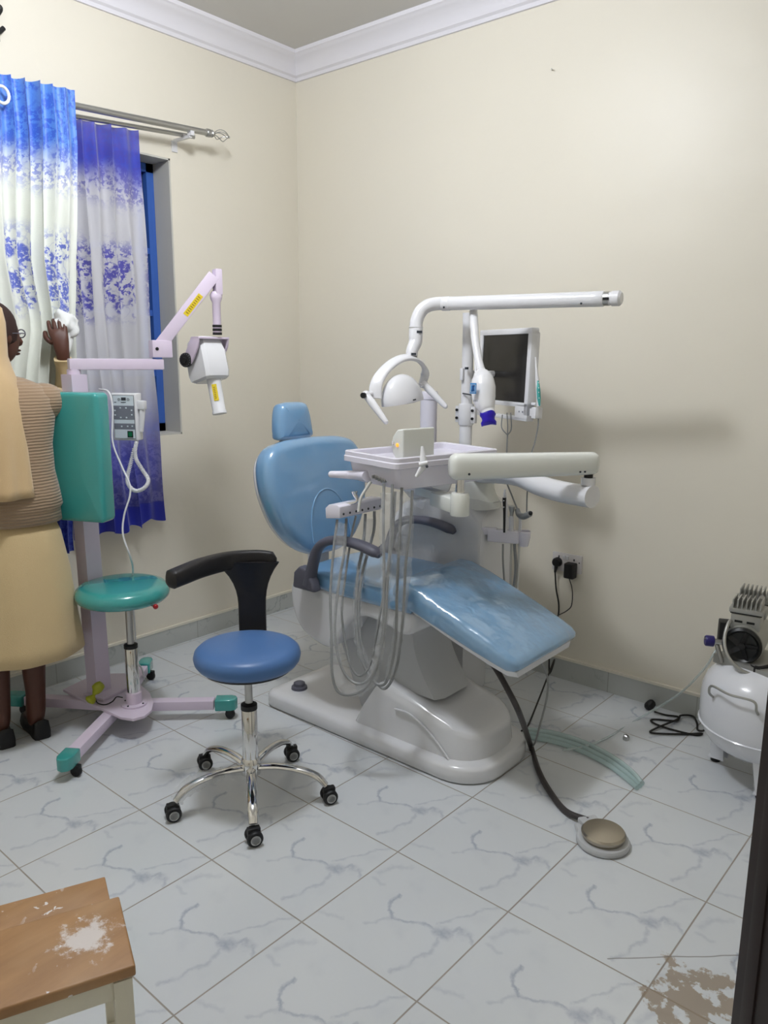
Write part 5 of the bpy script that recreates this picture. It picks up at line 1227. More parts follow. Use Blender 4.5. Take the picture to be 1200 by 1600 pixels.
# ------------------------------------------------------------------ monitor
def monitor():
    t = thing('monitor', 'white-framed flat screen with dark display turned behind the light post', 'monitor', (1.58, -0.38, 1.43))
    TR = V((1.745,-0.425,1.630)); BR = V((1.820,-0.473,1.254)); 
    mx = V((0.90, -0.44, 0)).normalized()
    cz = (TR+BR)/2; uz = V((0, 0, 1)); 
    uz = (TR-BR).normalized(); uz = (uz-mx*uz.dot(mx)).normalized(); n = uz.cross(mx); 
    if n.dot(V((3.358, -3.230, 1.507))-cz) < 0: n = -n
    W, H = 0.40, 0.372
    cen = cz-mx*W/2
    R = Matrix((mx, -n, uz)).transposed()
    # frame with hand hole at the bottom: built from bars
    z0, z1 = -H/2, H/2; sb = z0+0.058
    mb = MB()
    def bar(u0, u1, v0, v1, th=0.035, o=0): mb.box(cen+mx*((u0+u1)/2)+uz*((v0+v1)/2)-n*(th/2+o), (u1-u0, th, v1-v0), R, 0.004, 2)
    hw = W/2
    bar(-hw, hw, z1-0.024, z1); bar(hw-0.026, hw, z0+0.02, z1-0.02); bar(-hw, -hw+0.026, z0+0.02, z1-0.02); bar(-hw, hw, sb-0.003, sb+0.016)
    bar(-hw, hw, z0, z0+0.017); bar(hw-0.090, hw, z0+0.002, sb+0.01)
    bar(-hw+0.0, -hw+0.07, z0+0.002, sb+0.01)
    fr = obj('frame', mb, 'white', t)
    obj('rear_shell', MB().box(cen+uz*0.03-n*0.035, (W-0.02, 0.03, H-0.09), R, 0.008), 'white', t)
    obj('display', MB().box(cen+uz*((sb+0.012+z1-0.02)/2)-n*0.012, (W-0.045, 0.012, z1-0.02-sb-0.012), R), 'screen', t, label='dark switched-off display')
    b = MB()
    for u in (hw-0.055, hw-0.030): b.box(cen+mx*u+uz*(z0+0.037)+n*0.0005, (0.006, 0.002, 0.007), R)
    split('button', b, 'cgrey', fr)
    arm = MB().tube([cen-n*0.05, cen-n*0.10-mx*0.06, V((cen.x-0.12, -0.40, cen.z)), V((1.475, -0.43, cen.z))], 0.014, 10, 5); obj('mount_arm', arm, 'white', t)
    for P in ([(1.703,-0.493,1.297), (1.701,-0.478,1.260)], [(1.720,-0.481,1.293), (1.709,-0.471,1.260)]): pass
    cb = MB(); J = V((1.693,-0.449,1.195))
    for a in ([(1.665,-0.450,1.278), (1.670,-0.460,1.226), (1.693,-0.449,1.195)], [(1.679,-0.437,1.286), (1.688,-0.443,1.234), (1.693,-0.449,1.195)], [(1.691,-0.427,1.286), (1.701,-0.435,1.221), (1.693,-0.449,1.195)]): cb.tube(a, 0.0026, 6, 5)
    cb.tube([(1.693,-0.449,1.195), (1.698,-0.459,1.143), (1.703,-0.469,1.086), (1.704,-0.482,1.034), (1.740,-0.474,0.948), (1.784,-0.482,0.877)], 0.0032, 6, 6)
    split('cable', cb, 'hose', t)
    ho = MB(); hq = V((1.823,-0.447,1.293)); ho.box(hq, (0.030, 0.035, 0.045), R, 0.004); ho.box(hq+uz*0.035-mx*0.01, (0.026, 0.03, 0.012), R, 0.003); ho.box(hq-mx*0.025, (0.03, 0.02, 0.03), R, 0.003)
    obj('camera_holder', ho, 'white', t)
monitor()
t = thing('intraoral_camera', 'slim white camera wand with teal grip in the holder right of the screen', 'camera', (1.839,-0.470,1.308))
obj('wand', MB().tube([(1.841,-0.465,1.320), (1.825,-0.455,1.408), (1.813,-0.449,1.470), (1.806,-0.445,1.512)], [0.009, 0.0085, 0.005, 0.0035], 12, 5), 'white', t)
obj('grip', MB().tube([(1.855,-0.486,1.324), (1.849,-0.483,1.354), (1.843,-0.479,1.389), (1.835,-0.471,1.421)], [0.003, 0.0075, 0.0075, 0.003], 12, 5), 'camteal', t)
b = MB()
for q in ((1.848,-0.488,1.414), (1.851,-0.491,1.394), (1.853,-0.493,1.377), (1.857,-0.496,1.355)): b.ell(q, (0.0022,)*3, seg=8, rn=6)
split('button', b, 'white', t)
obj('lead', MB().tube([(1.829,-0.445,1.281), (1.834,-0.451,1.243), (1.823,-0.451,1.178), (1.807,-0.458,1.099), (1.816,-0.484,0.972), (1.829,-0.505,0.897)], 0.003, 6, 6), 'hose', t)

# ------------------------------------------------------------------ wall sockets and cables
t = thing('wall_socket', 'grey-white double wall socket low on the right wall', 'socket', (1.775, 0, 0.575))
obj('back_box', MB().box((1.777, -0.004, 0.572), (0.142, 0.010, 0.082), None, 0.002), 'socketw', t)
obj('faceplate', MB().box((1.775, -0.011, 0.575), (0.148, 0.008, 0.088), None, 0.003), 'socketw', t)
b = MB()
for x in (1.762, 1.778): b.box((x, -0.017, 0.600), (0.012, 0.006, 0.017), Matrix.Rotation(0.15, 3, 'X'), 0.001)
split('rocker_switch', b, 'white', t)
b = MB()
for x, z in ((1.735, 0.600), (1.812, 0.594)): b.box((x, -0.0155, z), (0.006, 0.002, 0.010))
for x in (1.712, 1.838): b.cyl((x, -0.0145, 0.585), (x, -0.0165, 0.585), 0.003, seg=10)
obj('pin_hole', b, 'ink', t)
t = thing('plug', 'round black plug in the left half of the wall socket', 'plug', (1.730, -0.03, 0.572))
P0 = V((1.732, -0.016, 0.574))
obj('plug_body', MB().lathe([(0.022, 0), (0.022, 0.018), (0.018, 0.026), (0.0, 0.028)], P0, (0, -1, 0), 20), 'black', t)
obj('plug_neck', MB().tube([P0+V((-0.002, -0.012, -0.015)), P0+V((-0.006, -0.014, -0.05))], [0.010, 0.005], 10, smooth=False), 'black', t)
obj('cord', MB().tube([tuple(P0+V((-0.006, -0.014, -0.045))), (1.731,-0.020,0.442), (1.749,-0.020,0.367), (1.751,-0.030,0.307), (1.73, -0.05, 0.30), (1.758,-0.100,0.057), (1.80, -0.14, 0.14), (1.869,-0.435,0.020), (1.911,-0.568,0.010), (1.912,-0.618,0.010)], 0.0038, 8, 6), 'cable_black', t)
t = thing('power_adapter', 'black box power adapter in the right half of the wall socket', 'adapter', (1.80, -0.04, 0.55))
obj('adapter_body', MB().box((1.806, -0.036, 0.548), (0.050, 0.042, 0.072), None, 0.008, 3), 'black', t)
obj('lead', MB().tube([(1.806, -0.045, 0.515), (1.818,-0.030,0.456), (1.819,-0.030,0.384), (1.798,-0.030,0.352), (1.763,-0.030,0.325), (1.734,-0.030,0.306), (1.725,-0.040,0.326), (1.697,-0.040,0.335), (1.697,-0.050,0.322), (1.682,-0.060,0.315), (1.665,-0.080,0.329)], 0.0024, 6, 5), 'cable_dark', t)

# ------------------------------------------------------------------ foot pedal with hose
pc = V((2.483,-1.095,0.000))
t = thing('foot_pedal', 'round steel foot pedal on a grey ring with thick dark hose', 'foot pedal', pc)
hd_ = V((-0.80, 0.55, 0)).normalized(); hs_ = V((-hd_.y, hd_.x, 0))
ol = [((math.cos(a))*0.083, math.sin(a)*0.083) for a in [2*PI*k/48 for k in range(48)]]
ol = []
for k in range(48):
    a = 2*PI*k/48; p = hd_*math.cos(a)*0.083+hs_*math.sin(a)*0.083
    if math.cos(a) > 0.72: p = hd_*(0.100)+hs_*max(-0.045, min(0.045, math.sin(a)*0.072))
    ol.append((p.x, p.y))
rings = [[pc+V((x*s, y*s, z)) for x, y in ol] for z, s in ((0.002, 0.97), (0.006, 1.0), (0.014, 1.0), (0.020, 0.95), (0.021, 0.85))]
obj('pedal_base', MB().ring_loft(rings), 'grey_cover', t)
obj('hose_inlet', MB().box(pc+hd_*0.083+V((0, 0, 0.024)), (0.045, 0.065, 0.018), Matrix((hd_, hs_, V((0, 0, 1)))).transposed(), 0.006), 'grey_cover', t)
obj('pedal_plate', MB().lathe([(0.060, 0.018), (0.064, 0.026), (0.068, 0.032), (0.069, 0.040), (0.064, 0.046), (0.03, 0.052), (0.0, 0.054)], (pc.x, pc.y, 0), seg=48), 'steel', t, angle=30)
obj('pedal_hose', MB().tube([tuple(pc+hd_*0.09+V((0, 0, 0.024))), (2.322,-1.028,0.013), (2.225,-0.958,0.013), (2.124,-0.858,0.013), (2.011,-0.719,0.020), (2.149,-1.065,0.326), (2.086,-1.047,0.394), (2.019,-1.013,0.435), (1.971,-0.974,0.434)], 0.0105, 12, 8), 'cable_dark', t)

# ------------------------------------------------------------------ loose tubes on the floor
tag(obj('floor_hose', MB().tube([(1.967,-0.645,0.011), (2.049,-0.617,0.011), (2.165,-0.612,0.011), (2.282,-0.638,0.011), (2.377,-0.683,0.011), (2.445,-0.726,0.011)], 0.010, 12, 8), 'film2'), 'clear green floor hose, the one nearest the foot pedal in the bundle', 'hose', 'clear green hoses on the floor')
tag(obj('floor_hose', MB().tube([(1.946,-0.620,0.011), (2.039,-0.587,0.011), (2.159,-0.581,0.011), (2.282,-0.609,0.011), (2.379,-0.657,0.011), (2.447,-0.708,0.011)], 0.010, 12, 8), 'film2'), 'clear green floor hose in the middle of the bundle', 'hose', 'clear green hoses on the floor')
tag(obj('floor_hose', MB().tube([(1.926,-0.594,0.011), (2.023,-0.550,0.011), (2.147,-0.542,0.011), (2.275,-0.574,0.011), (2.376,-0.626,0.011), (2.446,-0.687,0.011)], 0.010, 12, 8), 'film2'), 'clear green floor hose on the compressor side of the bundle', 'hose', 'clear green hoses on the floor')
tag(obj('air_tube', MB().tube([(2.128,-0.675,0.024), (2.171,-0.569,0.012), (2.202,-0.430,0.006), (2.233,-0.179,0.006), (2.381,-0.170,0.155), (2.477,-0.186,0.298), (2.526,-0.253,0.393), (2.542,-0.258,0.425)], 0.0045, 8, 8), 'film3'), 'thin clear air tube rising from the floor to the compressor', 'hose')
t = thing('power_plug', 'black plug on the floor with its cord coiled beside the compressor', 'plug', (2.231,-0.052,0.000))
obj('plug_body', MB().lathe([(0.020, -0.012), (0.025, -0.004), (0.025, 0.010), (0.018, 0.018), (0.0, 0.02)], V((2.230,-0.058,0.020)), (-0.6, -0.2, 0.6), 20), 'black', t)
obj('cord', MB().tube([(2.260,-0.092,0.012), (2.305,-0.078,0.006), (2.354,-0.060,0.006), (2.356,-0.105,0.006), (2.280,-0.155,0.006), (2.297,-0.187,0.006), (2.375,-0.194,0.006), (2.461,-0.179,0.006), (2.480,-0.151,0.007), (2.410,-0.218,0.007), (2.322,-0.279,0.007), (2.323,-0.235,0.010), (2.364,-0.104,0.014), (2.363,-0.057,0.014), (2.399,-0.018,0.008), (2.436,-0.072,0.008), (2.457,-0.129,0.008), (2.478,-0.131,0.010), (2.489,-0.118,0.020), (2.508,-0.068,0.030)], 0.0042, 8, 6), 'cable_black', t)
nt_ = V((2.260,-0.394,0.000))
tag(obj('metal_nut', MB().lathe([(0.012, 0), (0.013, 0.004), (0.013, 0.018), (0.009, 0.022), (0.006, 0.022), (0.006, 0.010)], nt_, (0.2, 0.1, 1), 6), 'dullsteel'), 'small metal nut lying alone on the floor tiles', 'nut')

# ------------------------------------------------------------------ compressor
def compressor():
    c = V((2.742, -0.350, 0)); r = 0.215
    t = thing('air_compressor', 'white tank air compressor with silver twin-head motor by the right wall', 'compressor', c)
    prof = [(0.0, 0.097), (0.08, 0.100), (0.14, 0.116), (0.178, 0.142), (0.200, 0.176), (0.2125, 0.215), (0.2145, 0.255), (0.2145, 0.30), (0.211, 0.335), (0.198, 0.375), (0.17, 0.41), (0.12, 0.435), (0.05, 0.445), (0.0, 0.446)]
    tk = obj('tank', MB().lathe(prof, c, seg=56), 'tank', t, angle=60)
    obj('tank_seam', MB().lathe([(0.2135, 0.205), (0.2165, 0.208), (0.2135, 0.211)], c, seg=56), 'tank', tk)
    for k, a in enumerate((math.radians(190), math.radians(-70), math.radians(60))):
        d = V((math.cos(a), math.sin(a), 0)); 
        p = c+d*0.165
        if k == 0: p = V((2.577,-0.322,0.000)); d = (p-c); d.z = 0; d.normalize()
        lg = MB().ring_loft([[p+V((-d.y, d.x, 0))*w_+V((0, 0, z))-d*i_+d*q for w_, q in ((-w2, 0.012), (w2, 0.012), (w2, -0.006), (-w2, -0.006))] for z, w2, i_ in ((0.02, 0.020, 0), (0.03, 0.028, 0), (0.10, 0.035, 0.0), (0.15, 0.04, 0.0))]) if False else MB()
        sv = V((-d.y, d.x, 0))
        for z0_, z1_, w0, w1 in ((0.018, 0.16, 0.020, 0.042),):
            rings = []
            for z, w_ in ((z0_, w0), (z1_, w1)):
                rings.append([p+sv*w_+V((0, 0, z)), p-sv*w_+V((0, 0, z)), p-sv*w_-d*0.05+V((0, 0, z)), p-sv*w_*0.8-d*0.05+V((0, 0, z)), p-sv*(w_-0.004)-d*0.006+V((0, 0, z)), p+sv*(w_-0.004)-d*0.006+V((0, 0, z)), p+sv*w_*0.8-d*0.05+V((0, 0, z)), p+sv*w_-d*0.05+V((0, 0, z))])
            lg.ring_loft(rings)
        lg.box(p-d*0.012+V((0, 0, 0.020)), (0.045, 0.045, 0.005), None)
        lo = obj('leg', lg, 'tank', t)
        obj('rubber_foot', MB().lathe([(0.016, 0.0), (0.018, 0.004), (0.018, 0.016), (0.012, 0.018)], p-d*0.012, seg=16), 'black', lo)
    # bracket and wire handle
    fd = V((-0.30, -0.95, 0)).normalized(); ld = V((0.95, -0.30, 0)).normalized()
    R = Matrix((ld, -fd, V((0, 0, 1)))).transposed()
    mp = c+V((0, 0, 0.445))
    obj('mounting_plate', MB().box(c+V((0, 0, 0.447)), (0.30, 0.20, 0.008), R, 0.001).box(c+fd*0.10+V((0, 0, 0.435)), (0.30, 0.005, 0.03), R), 'alu', t)
    def onr(a, z, r): return tuple(c+V((math.cos(math.radians(a))*r, math.sin(math.radians(a))*r, z)))
    obj('wire_handle', MB().tube([onr(-128, 0.335, 0.212), onr(-127, 0.355, 0.232), onr(-124, 0.385, 0.232), onr(-105, 0.385, 0.236), onr(-86, 0.385, 0.232), onr(-83, 0.355, 0.232), onr(-82, 0.335, 0.212)], 0.0045, 8, 6), 'alu', t)
    # motor
    fcn = V((2.662,-0.402,0.508)); fn = V((-0.10, -0.98, 0.0)).normalized(); fn = V((0.12, -0.99, 0)).normalized()
    mt = MB().lathe([(0.066, 0), (0.070, -0.01), (0.070, -0.20), (0.06, -0.21)], fcn, fn, 36); mo = obj('motor', mt, 'alu', t)
    fr = MB().lathe([(0.060, -0.005), (0.066, 0.0), (0.066, 0.012), (0.058, 0.020), (0.050, 0.012), (0.018, 0.010), (0.0, 0.012)], fcn, fn, 36); fa = obj('fan_cover', fr, 'blackgloss', mo)
    fb = MB(); x_, y_, _ = frame(fn)
    for k in range(5):
        a = 2*PI*k/5; q = fcn+fn*0.013+(x_*math.cos(a)+y_*math.sin(a))*0.032; rr = Matrix((x_*math.cos(a)+y_*math.sin(a), fn.cross(x_*math.cos(a)+y_*math.sin(a)), fn)).transposed() @ Matrix.Rotation(0.5, 3, 'X'); fb.box(q, (0.042, 0.022, 0.002), rr)
    fb.lathe([(0.012, 0.010), (0.012, 0.018), (0.0, 0.019)], fcn, fn, 16)
    obj('fan_blades', fb, 'black', fa)
    # cylinder blocks + finned heads
    lat = fn.cross(V((0, 0, 1))).normalized(); lat = lat if lat.x > 0 else -lat
    Rm = Matrix((lat, -fn, V((0, 0, 1)))).transposed()
    for k, (o_, ) in enumerate(((V((0, 0, 0)),), (V((0, 0, 0)),))):
        back = -fn*(0.055 if k == 0 else 0.21)
        b0 = fcn+back+V((0, 0, 0.085)); 
        if k == 1: b0 = b0+V((0, 0, 0.0))
        cy = MB().box(b0-V((0, 0, 0.005))-lat*0.0, (0.098, 0.085, 0.055), Rm, 0.005)
        co = obj('cylinder_block', cy, 'alu', t)
        sl = MB()
        for u in (-0.022, 0.018): sl.box(b0+fn*0.0428+lat*u+V((0, 0, -0.004)), (0.026, 0.002, 0.008), Rm)
        sl.box(b0+V((0, 0, 0.026)), (0.104, 0.090, 0.004), Rm); obj('slot', sl, 'blackgloss', co)
        hd = MB().box(b0+V((0, 0, 0.036)), (0.112, 0.096, 0.016), Rm, 0.003)
        for q in range(7): hd.box(b0+V((0, 0, 0.058))+lat*(-0.045+0.015*q), (0.005, 0.088, 0.034), Rm, 0.001)
        obj('finned_head', hd, 'alu', co)
    obj('head_link', MB().cyl(fcn+V((0, 0, 0.135))-fn*0.12+lat*0.03, fcn+V((0, 0, 0.135))-fn*0.17+lat*0.03, 0.012), 'alu', t)
    # pressure switch, regulator, gauge
    obj('pressure_switch', MB().box((2.592,-0.374,0.534), (0.045, 0.05, 0.085), Matrix.Rotation(0.4, 3, 'Z'), 0.005), 'black', t)
    kq = V((2.572,-0.424,0.506)); kd = V((-0.85, -0.5, 0.05)).normalized()
    obj('regulator_knob', MB().lathe([(0.014, 0), (0.020, 0.003), (0.020, 0.028), (0.017, 0.032), (0.0, 0.033)], kq, kd, 14), 'navyknob', t)
    obj('valve_fitting', MB().cyl(kq, kq-kd*0.05, 0.010).cyl((2.581,-0.420,0.495), (2.603,-0.418,0.431), 0.008).cyl((2.557,-0.435,0.515), (2.544,-0.445,0.517), 0.003), 'dullsteel', t)
    obj('discharge_pipe', MB().tube([(2.618,-0.364,0.591), (2.611,-0.413,0.578), (2.613,-0.450,0.529), (2.635,-0.471,0.481), (2.677,-0.472,0.444), (2.726,-0.450,0.424), (2.762,-0.423,0.412)], 0.0065, 10, 8), 'alu', t)
    obj('electric_lead', MB().tube([(2.678,-0.380,0.440), (2.708,-0.432,0.447), (2.731,-0.439,0.451), (2.764,-0.409,0.460)], 0.006, 8, 5).box((2.728,-0.442,0.446), (0.02, 0.02, 0.018)), 'black', t)
    split('motor_foot', MB().box(fcn-fn*0.05-V((0, 0, 0.075)), (0.10, 0.07, 0.03), Rm, 0.004).box(fcn-fn*0.16-V((0, 0, 0.075)), (0.10, 0.05, 0.03), Rm, 0.004), 'black', t)
compressor()

# ------------------------------------------------------------------ wooden step stool with paint splashes
WT = 0.45
A0, A1 = V((2.265,-2.602,0.450)), V((2.079,-2.525,0.450)); B0, B1 = V((2.179,-2.800,0.450)), V((1.969,-2.706,0.450))
sd = (A0-B0).normalized(); sw = V((-sd.y, sd.x, 0))
if sw.dot(A1-A0) < 0: sw = -sw
Wd = (A1-A0).dot(sw); Lw = 0.62
SPLASH = tuple(V((2.135,-2.619,0.450))-(A0-sd*Lw/2+sw*Wd/2+V((0, 0, -0.011))))
M['wood'] = wood_material(); M['wood_rear'] = wood_material(False)
t = thing('wooden_bench', 'worn wooden bench with white paint splashes on cream legs, nearest the camera', 'bench', (A0.x, A0.y, 0))
Rw = Matrix((sd, sw, V((0, 0, 1)))).transposed()
obj('top_board', MB().box(A0-sd*Lw/2+sw*Wd/2+V((0, 0, -0.011)), (Lw, Wd, 0.022), Rw, 0.005, 3), 'wood', t)
E1 = V((1.961,-2.477,0.400))
q = A1-sd*(Lw/2+0.012)+sw*0.060+V((0, 0, -0.030))
obj('rear_board', MB().box(q, (Lw, 0.085, 0.020), Rw, 0.003), 'wood_rear', t)
ap = MB(); ap.box(A0-sd*(Lw/2)+sw*0.022+V((0, 0, -0.045)), (Lw-0.03, 0.018, 0.045), Rw, 0.002); obj('front_apron', ap, 'creampaint', t)
ap = MB(); ap.box(A0-sd*0.03+sw*(Wd/2+0.02)+V((0, 0, -0.045)), (0.018, Wd, 0.045), Rw, 0.002); obj('side_apron', ap, 'creampaint', t)
for u, v in ((0.022, 0.024), (0.022, Wd+0.03), (Lw-0.03, 0.024), (Lw-0.03, Wd+0.03)):
    p = A0-sd*u+sw*v
    obj('leg', MB().ring_loft([[V((p.x, p.y, 0))+sd*a+sw*b+V((0, 0, z)) for a, b in ((-.016, -.016), (.016, -.016), (.016, .016), (-.016, .016))] for z in (0.0, 0.42 if v < Wd else 0.385)]), 'creampaint', t)
# shelf plank under the bench
obj('lower_shelf', MB().box(A0-sd*(Lw/2)+sw*(Wd/2+0.02)+V((0, 0, -0.30)), (Lw-0.05, Wd-0.02, 0.016), Rw, 0.002), 'creampaint', t)

# ------------------------------------------------------------------ person at the window
def person():
    A = V((0.40, -1.955, 0)); fw = V((-0.80, 0.60, 0)).normalized(); rt = V((0.60, 0.80, 0)).normalized()   # facing the curtain, her right side to the right
    up = V((0, 0, 1))
    def L(r, f, z): return A+rt*r+fw*f+up*z
    t = thing('person', 'person in beige veil, taupe cardigan and tan skirt reaching up to the curtain', 'person', A)
    hand = V((0.430,-1.694,1.600)); hand = V((0.265,-1.609,1.593)); elbow = V((0.214,-1.557,1.341)); sh = L(0.165, -0.02, 1.335); wrist = V((0.285,-1.609,1.516))
    footR = V((0.424,-1.901,0.050)); footL = V((0.393,-2.028,0.050))
    verts = []; edges = []; rad = []
    def add(p, r, par=None):
        verts.append(V(p)); rad.append(r if isinstance(r, tuple) else (r, r)); i = len(verts)-1
        if par is not None: edges.append((par, i))
        return i
    pel = add(L(0, 0, 0.86), (0.15, 0.11))
    w_ = add(L(0, -0.01, 1.05), (0.125, 0.095), pel); ch_ = add(L(0, -0.01, 1.24), (0.14, 0.10), w_); nb = add(L(0, 0, 1.37), (0.07, 0.06), ch_)
    nk = add(L(0, 0.01, 1.43), 0.05, nb)
    h1 = add(L(0.01, 0.035, 1.51), (0.066, 0.070), nk); h2 = add(L(0.016, 0.035, 1.58), (0.070, 0.078), h1); h3 = add(L(0.016, 0.03, 1.63), (0.05, 0.06), h2)
    sR = add(sh, 0.05, nb); eR = add(elbow, 0.033, sR); wR = add(wrist, (0.027, 0.023), eR)
    hdv = (hand-wrist).normalized(); toc = (V((3.358, -3.230, 1.507))-hand).normalized(); hs = hdv.cross(toc).normalized()
    pm = add(wrist.lerp(hand, 0.45), (0.036, 0.022), wR); pk = add(hand, (0.040, 0.020), pm)
    sL = add(L(-0.165, 0, 1.345), 0.05, nb); eL = add(L(-0.26, 0.06, 1.14), 0.042, sL); wL = add(L(-0.22, 0.26, 1.18), 0.028, eL); kL = add(L(-0.20, 0.34, 1.20), (0.036, 0.022), wL)
    for sgn, ft in ((1, footR), (-1, footL)):
        hp = add(L(0.09*sgn, 0, 0.80), 0.085, pel); kn = add(lerp(L(0.085*sgn, 0.02, 0.46), ft+up*0.42, 0.5), 0.058, hp); cf = add(lerp(ft, ft, 0)+up*0.26, 0.050, kn); an = add(ft+up*0.045, 0.034, cf); hl = add(ft+V((0, 0, -0.005))-fw*0.03, 0.03, an); to = add(ft+V((-0.98, 0.20, 0))*0.13-up*0.015, (0.036, 0.022), an)
    # fingers of both hands
    for base, hv, sv, pv in ((pk, hdv, hs, toc), (kL, fw, rt, up)):
        c0 = verts[base]
        for k, (ln, o_) in enumerate(((0.062, -0.030), (0.072, -0.010), (0.068, 0.010), (0.054, 0.028))):
            r0 = c0+sv*o_+hv*0.004
            a = add(r0+hv*0.012, 0.0098, base); b = add(r0+hv*(0.012+ln*0.42)-pv*0.006, 0.0092, a); c = add(r0+hv*(0.012+ln*0.62)-pv*0.028, 0.0085, b); add(r0+hv*(0.004+ln*0.50)-pv*0.045, 0.0075, c)
        th0 = add(c0-hv*0.035-sv*0.034, 0.013, base); th1 = add(c0-hv*0.008-sv*0.052-pv*0.01, 0.011, th0); add(c0+hv*0.018-sv*0.050-pv*0.022, 0.0095, th1)
    me = bpy.data.meshes.new('body'); me.from_pydata([tuple(v) for v in verts], edges, [])
    o = bpy.data.objects.new('body', me); C.objects.link(o); o.parent = t; o.location = -A; me.materials.append(M['skin'])
    sk = o.modifiers.new('skin', 'SKIN'); sk.use_smooth_shade = True
    for i, v in enumerate(me.skin_vertices[0].data): v.radius = rad[i]; v.use_root = (i == 0)
    sb = o.modifiers.new('sub', 'SUBSURF'); sb.levels = 2; sb.render_levels = 2
    # face features
    hc = L(0.018, 0.045, 1.575)
    hf = V((-0.25, 0.97, 0)).normalized(); hr = V((hf.y, -hf.x, 0))
    fc = MB(); fc.ell(hc, (0.072, 0.090, 0.110), hr, hf, up, 28, 18)
    fc.tube([hc+hf*0.088+up*0.015, hc+hf*0.104-up*0.018, hc+hf*0.090-up*0.026], [0.008, 0.014, 0.010], 10, 4)
    fc.ell(hc+hf*0.085-up*0.050, (0.026, 0.012, 0.006), hr, hf, up, 16, 8); fc.ell(hc+hf*0.083-up*0.062, (0.022, 0.012, 0.007), hr, hf, up, 16, 8)
    for s in (-1, 1): fc.ell(hc+hr*0.074*s-hf*0.005, (0.008, 0.018, 0.028), hr, hf, up, 12, 8)
    fo = obj('face', fc, 'skin', t, angle=80)
    ey = MB()
    for s in (-1, 1): ey.ell(hc+hf*0.078+hr*0.030*s+up*0.012, (0.012, 0.008, 0.007), hr, hf, up, 12, 8)
    split('eye', ey, 'whitecloth', fo)
    gl = MB()
    for s in (-1, 1):
        q = hc+hf*0.100+hr*0.034*s+up*0.012; ring = [q-hf*0.012+hr*0.021*math.cos(a)+up*0.015*math.sin(a) for a in [2*PI*k/18 for k in range(18)]]
        gl.tube([tuple(p) for p in ring+[ring[0]]], 0.0022, 6, 1)
        gl.tube([tuple(q-hf*0.012+hr*0.021*s), tuple(hc+hr*0.078*s+up*0.012+hf*0.05), tuple(hc+hr*0.078*s+up*0.010-hf*0.01)], 0.0022, 6, 3)
    gl.tube([tuple(hc+hf*0.1+hr*0.01+up*0.014), tuple(hc+hf*0.1-hr*0.01+up*0.014)], 0.002, 6, smooth=False)
    obj('glasses', gl, 'dkgrey', fo, label='thin grey glasses')
    # hair band and veil
    hb = MB(); hb.ell(hc+up*0.022-hf*0.012, (0.084, 0.094, 0.108), hr, hf, up, 28, 18, fn=lambda d: V((d.x, min(d.y, 0.72), max(d.z, -0.45))))
    obj('hair_wrap', hb, 'hair', t, angle=80)
    vl = MB(); rings = []; n = 44
    for k, (z, rx, ry, of) in enumerate(((1.690, 0.012, 0.012, -0.01), (1.685, 0.05, 0.05, -0.012), (1.66, 0.078, 0.084, -0.02), (1.61, 0.092, 0.100, -0.03), (1.55, 0.094, 0.104, -0.035), (1.49, 0.096, 0.110, -0.045), (1.43, 0.108, 0.120, -0.055), (1.37, 0.124, 0.130, -0.06), (1.28, 0.135, 0.135, -0.065), (1.15, 0.143, 0.138, -0.07), (1.02, 0.150, 0.142, -0.075), (0.985, 0.153, 0.146, -0.078))):
        ring = []
        for i in range(n):
            a = math.radians(-68)+math.radians(-224)*i/(n-1)+PI*0  # opening towards the front
            th = PI/2+math.radians(62)+math.radians(236)*i/(n-1)
            hfv = fw.lerp(hf, max(0, min(1, (z-1.40)/0.1))*0.7).normalized(); hrv = V((hfv.y, -hfv.x, 0))
            fold = 1+0.045*math.sin(i*0.95+0.4)*max(0, (1.45-z)/0.4)
            c_ = L(-0.012, -0.01, z+0.012)+hfv*(of+0.010)
            ring.append(c_+hrv*rx*fold*math.cos(th-0.0)*1.0+hfv*ry*fold*math.sin(th))
        rings.append(ring)
    vl.ring_loft(rings, caps=False, closed=False)
    obj('veil', vl, 'veil', t, angle=180, solid=0.004)
    # cardigan
    cg = MB(); rings = []; n = 40
    for z, rx, ry in ((0.885, 0.200, 0.150), (0.89, 0.206, 0.158), (0.935, 0.204, 0.158), (0.95, 0.214, 0.166), (1.01, 0.208, 0.160), (1.08, 0.198, 0.148), (1.18, 0.198, 0.142), (1.28, 0.214, 0.138), (1.35, 0.214, 0.124), (1.395, 0.180, 0.102), (1.425, 0.110, 0.078), (1.435, 0.065, 0.06)):
        rings.append([L(rx*math.cos(a)*(1+0.015*math.sin(3*a+z*9)), ry*math.sin(a), z) for a in [2*PI*k/n for k in range(n)]])
    cg.tube([L(0.10, -0.005, 1.335), sh.lerp(elbow, 0.12), sh.lerp(elbow, 0.24)], [0.068, 0.070, 0.066], 20, 6)
    co = obj('cardigan', cg.ring_loft(rings), 'cardigan', t, angle=80)
    # shirt sleeve on the raised arm, short cardigan cap
    sl = MB(); m = wrist.lerp(elbow, 0.12)
    sl.tube([L(0.12, 0.0, 1.33), sh.lerp(elbow, 0.45)+V((0, 0, -0.01)), elbow+V((0.0, 0, -0.02)), elbow.lerp(m, 0.35), m], [0.060, 0.058, 0.050, 0.044, 0.036], 20, 8)
    for v in sl.bm.verts: v.co += noise.noise_vector(v.co*16)*0.010
    obj('sleeve', sl, 'sleeve', t, angle=80, label='light tan blouse sleeve')
    sl = MB(); sl.tube([L(-0.13, 0, 1.33), L(-0.26, 0.06, 1.13), L(-0.23, 0.20, 1.17)], [0.085, 0.066, 0.042], 20, 8); obj('left_sleeve', sl, 'sleeve', t, angle=80)
    # skirt
    sk_ = MB(); rings = []; n = 64
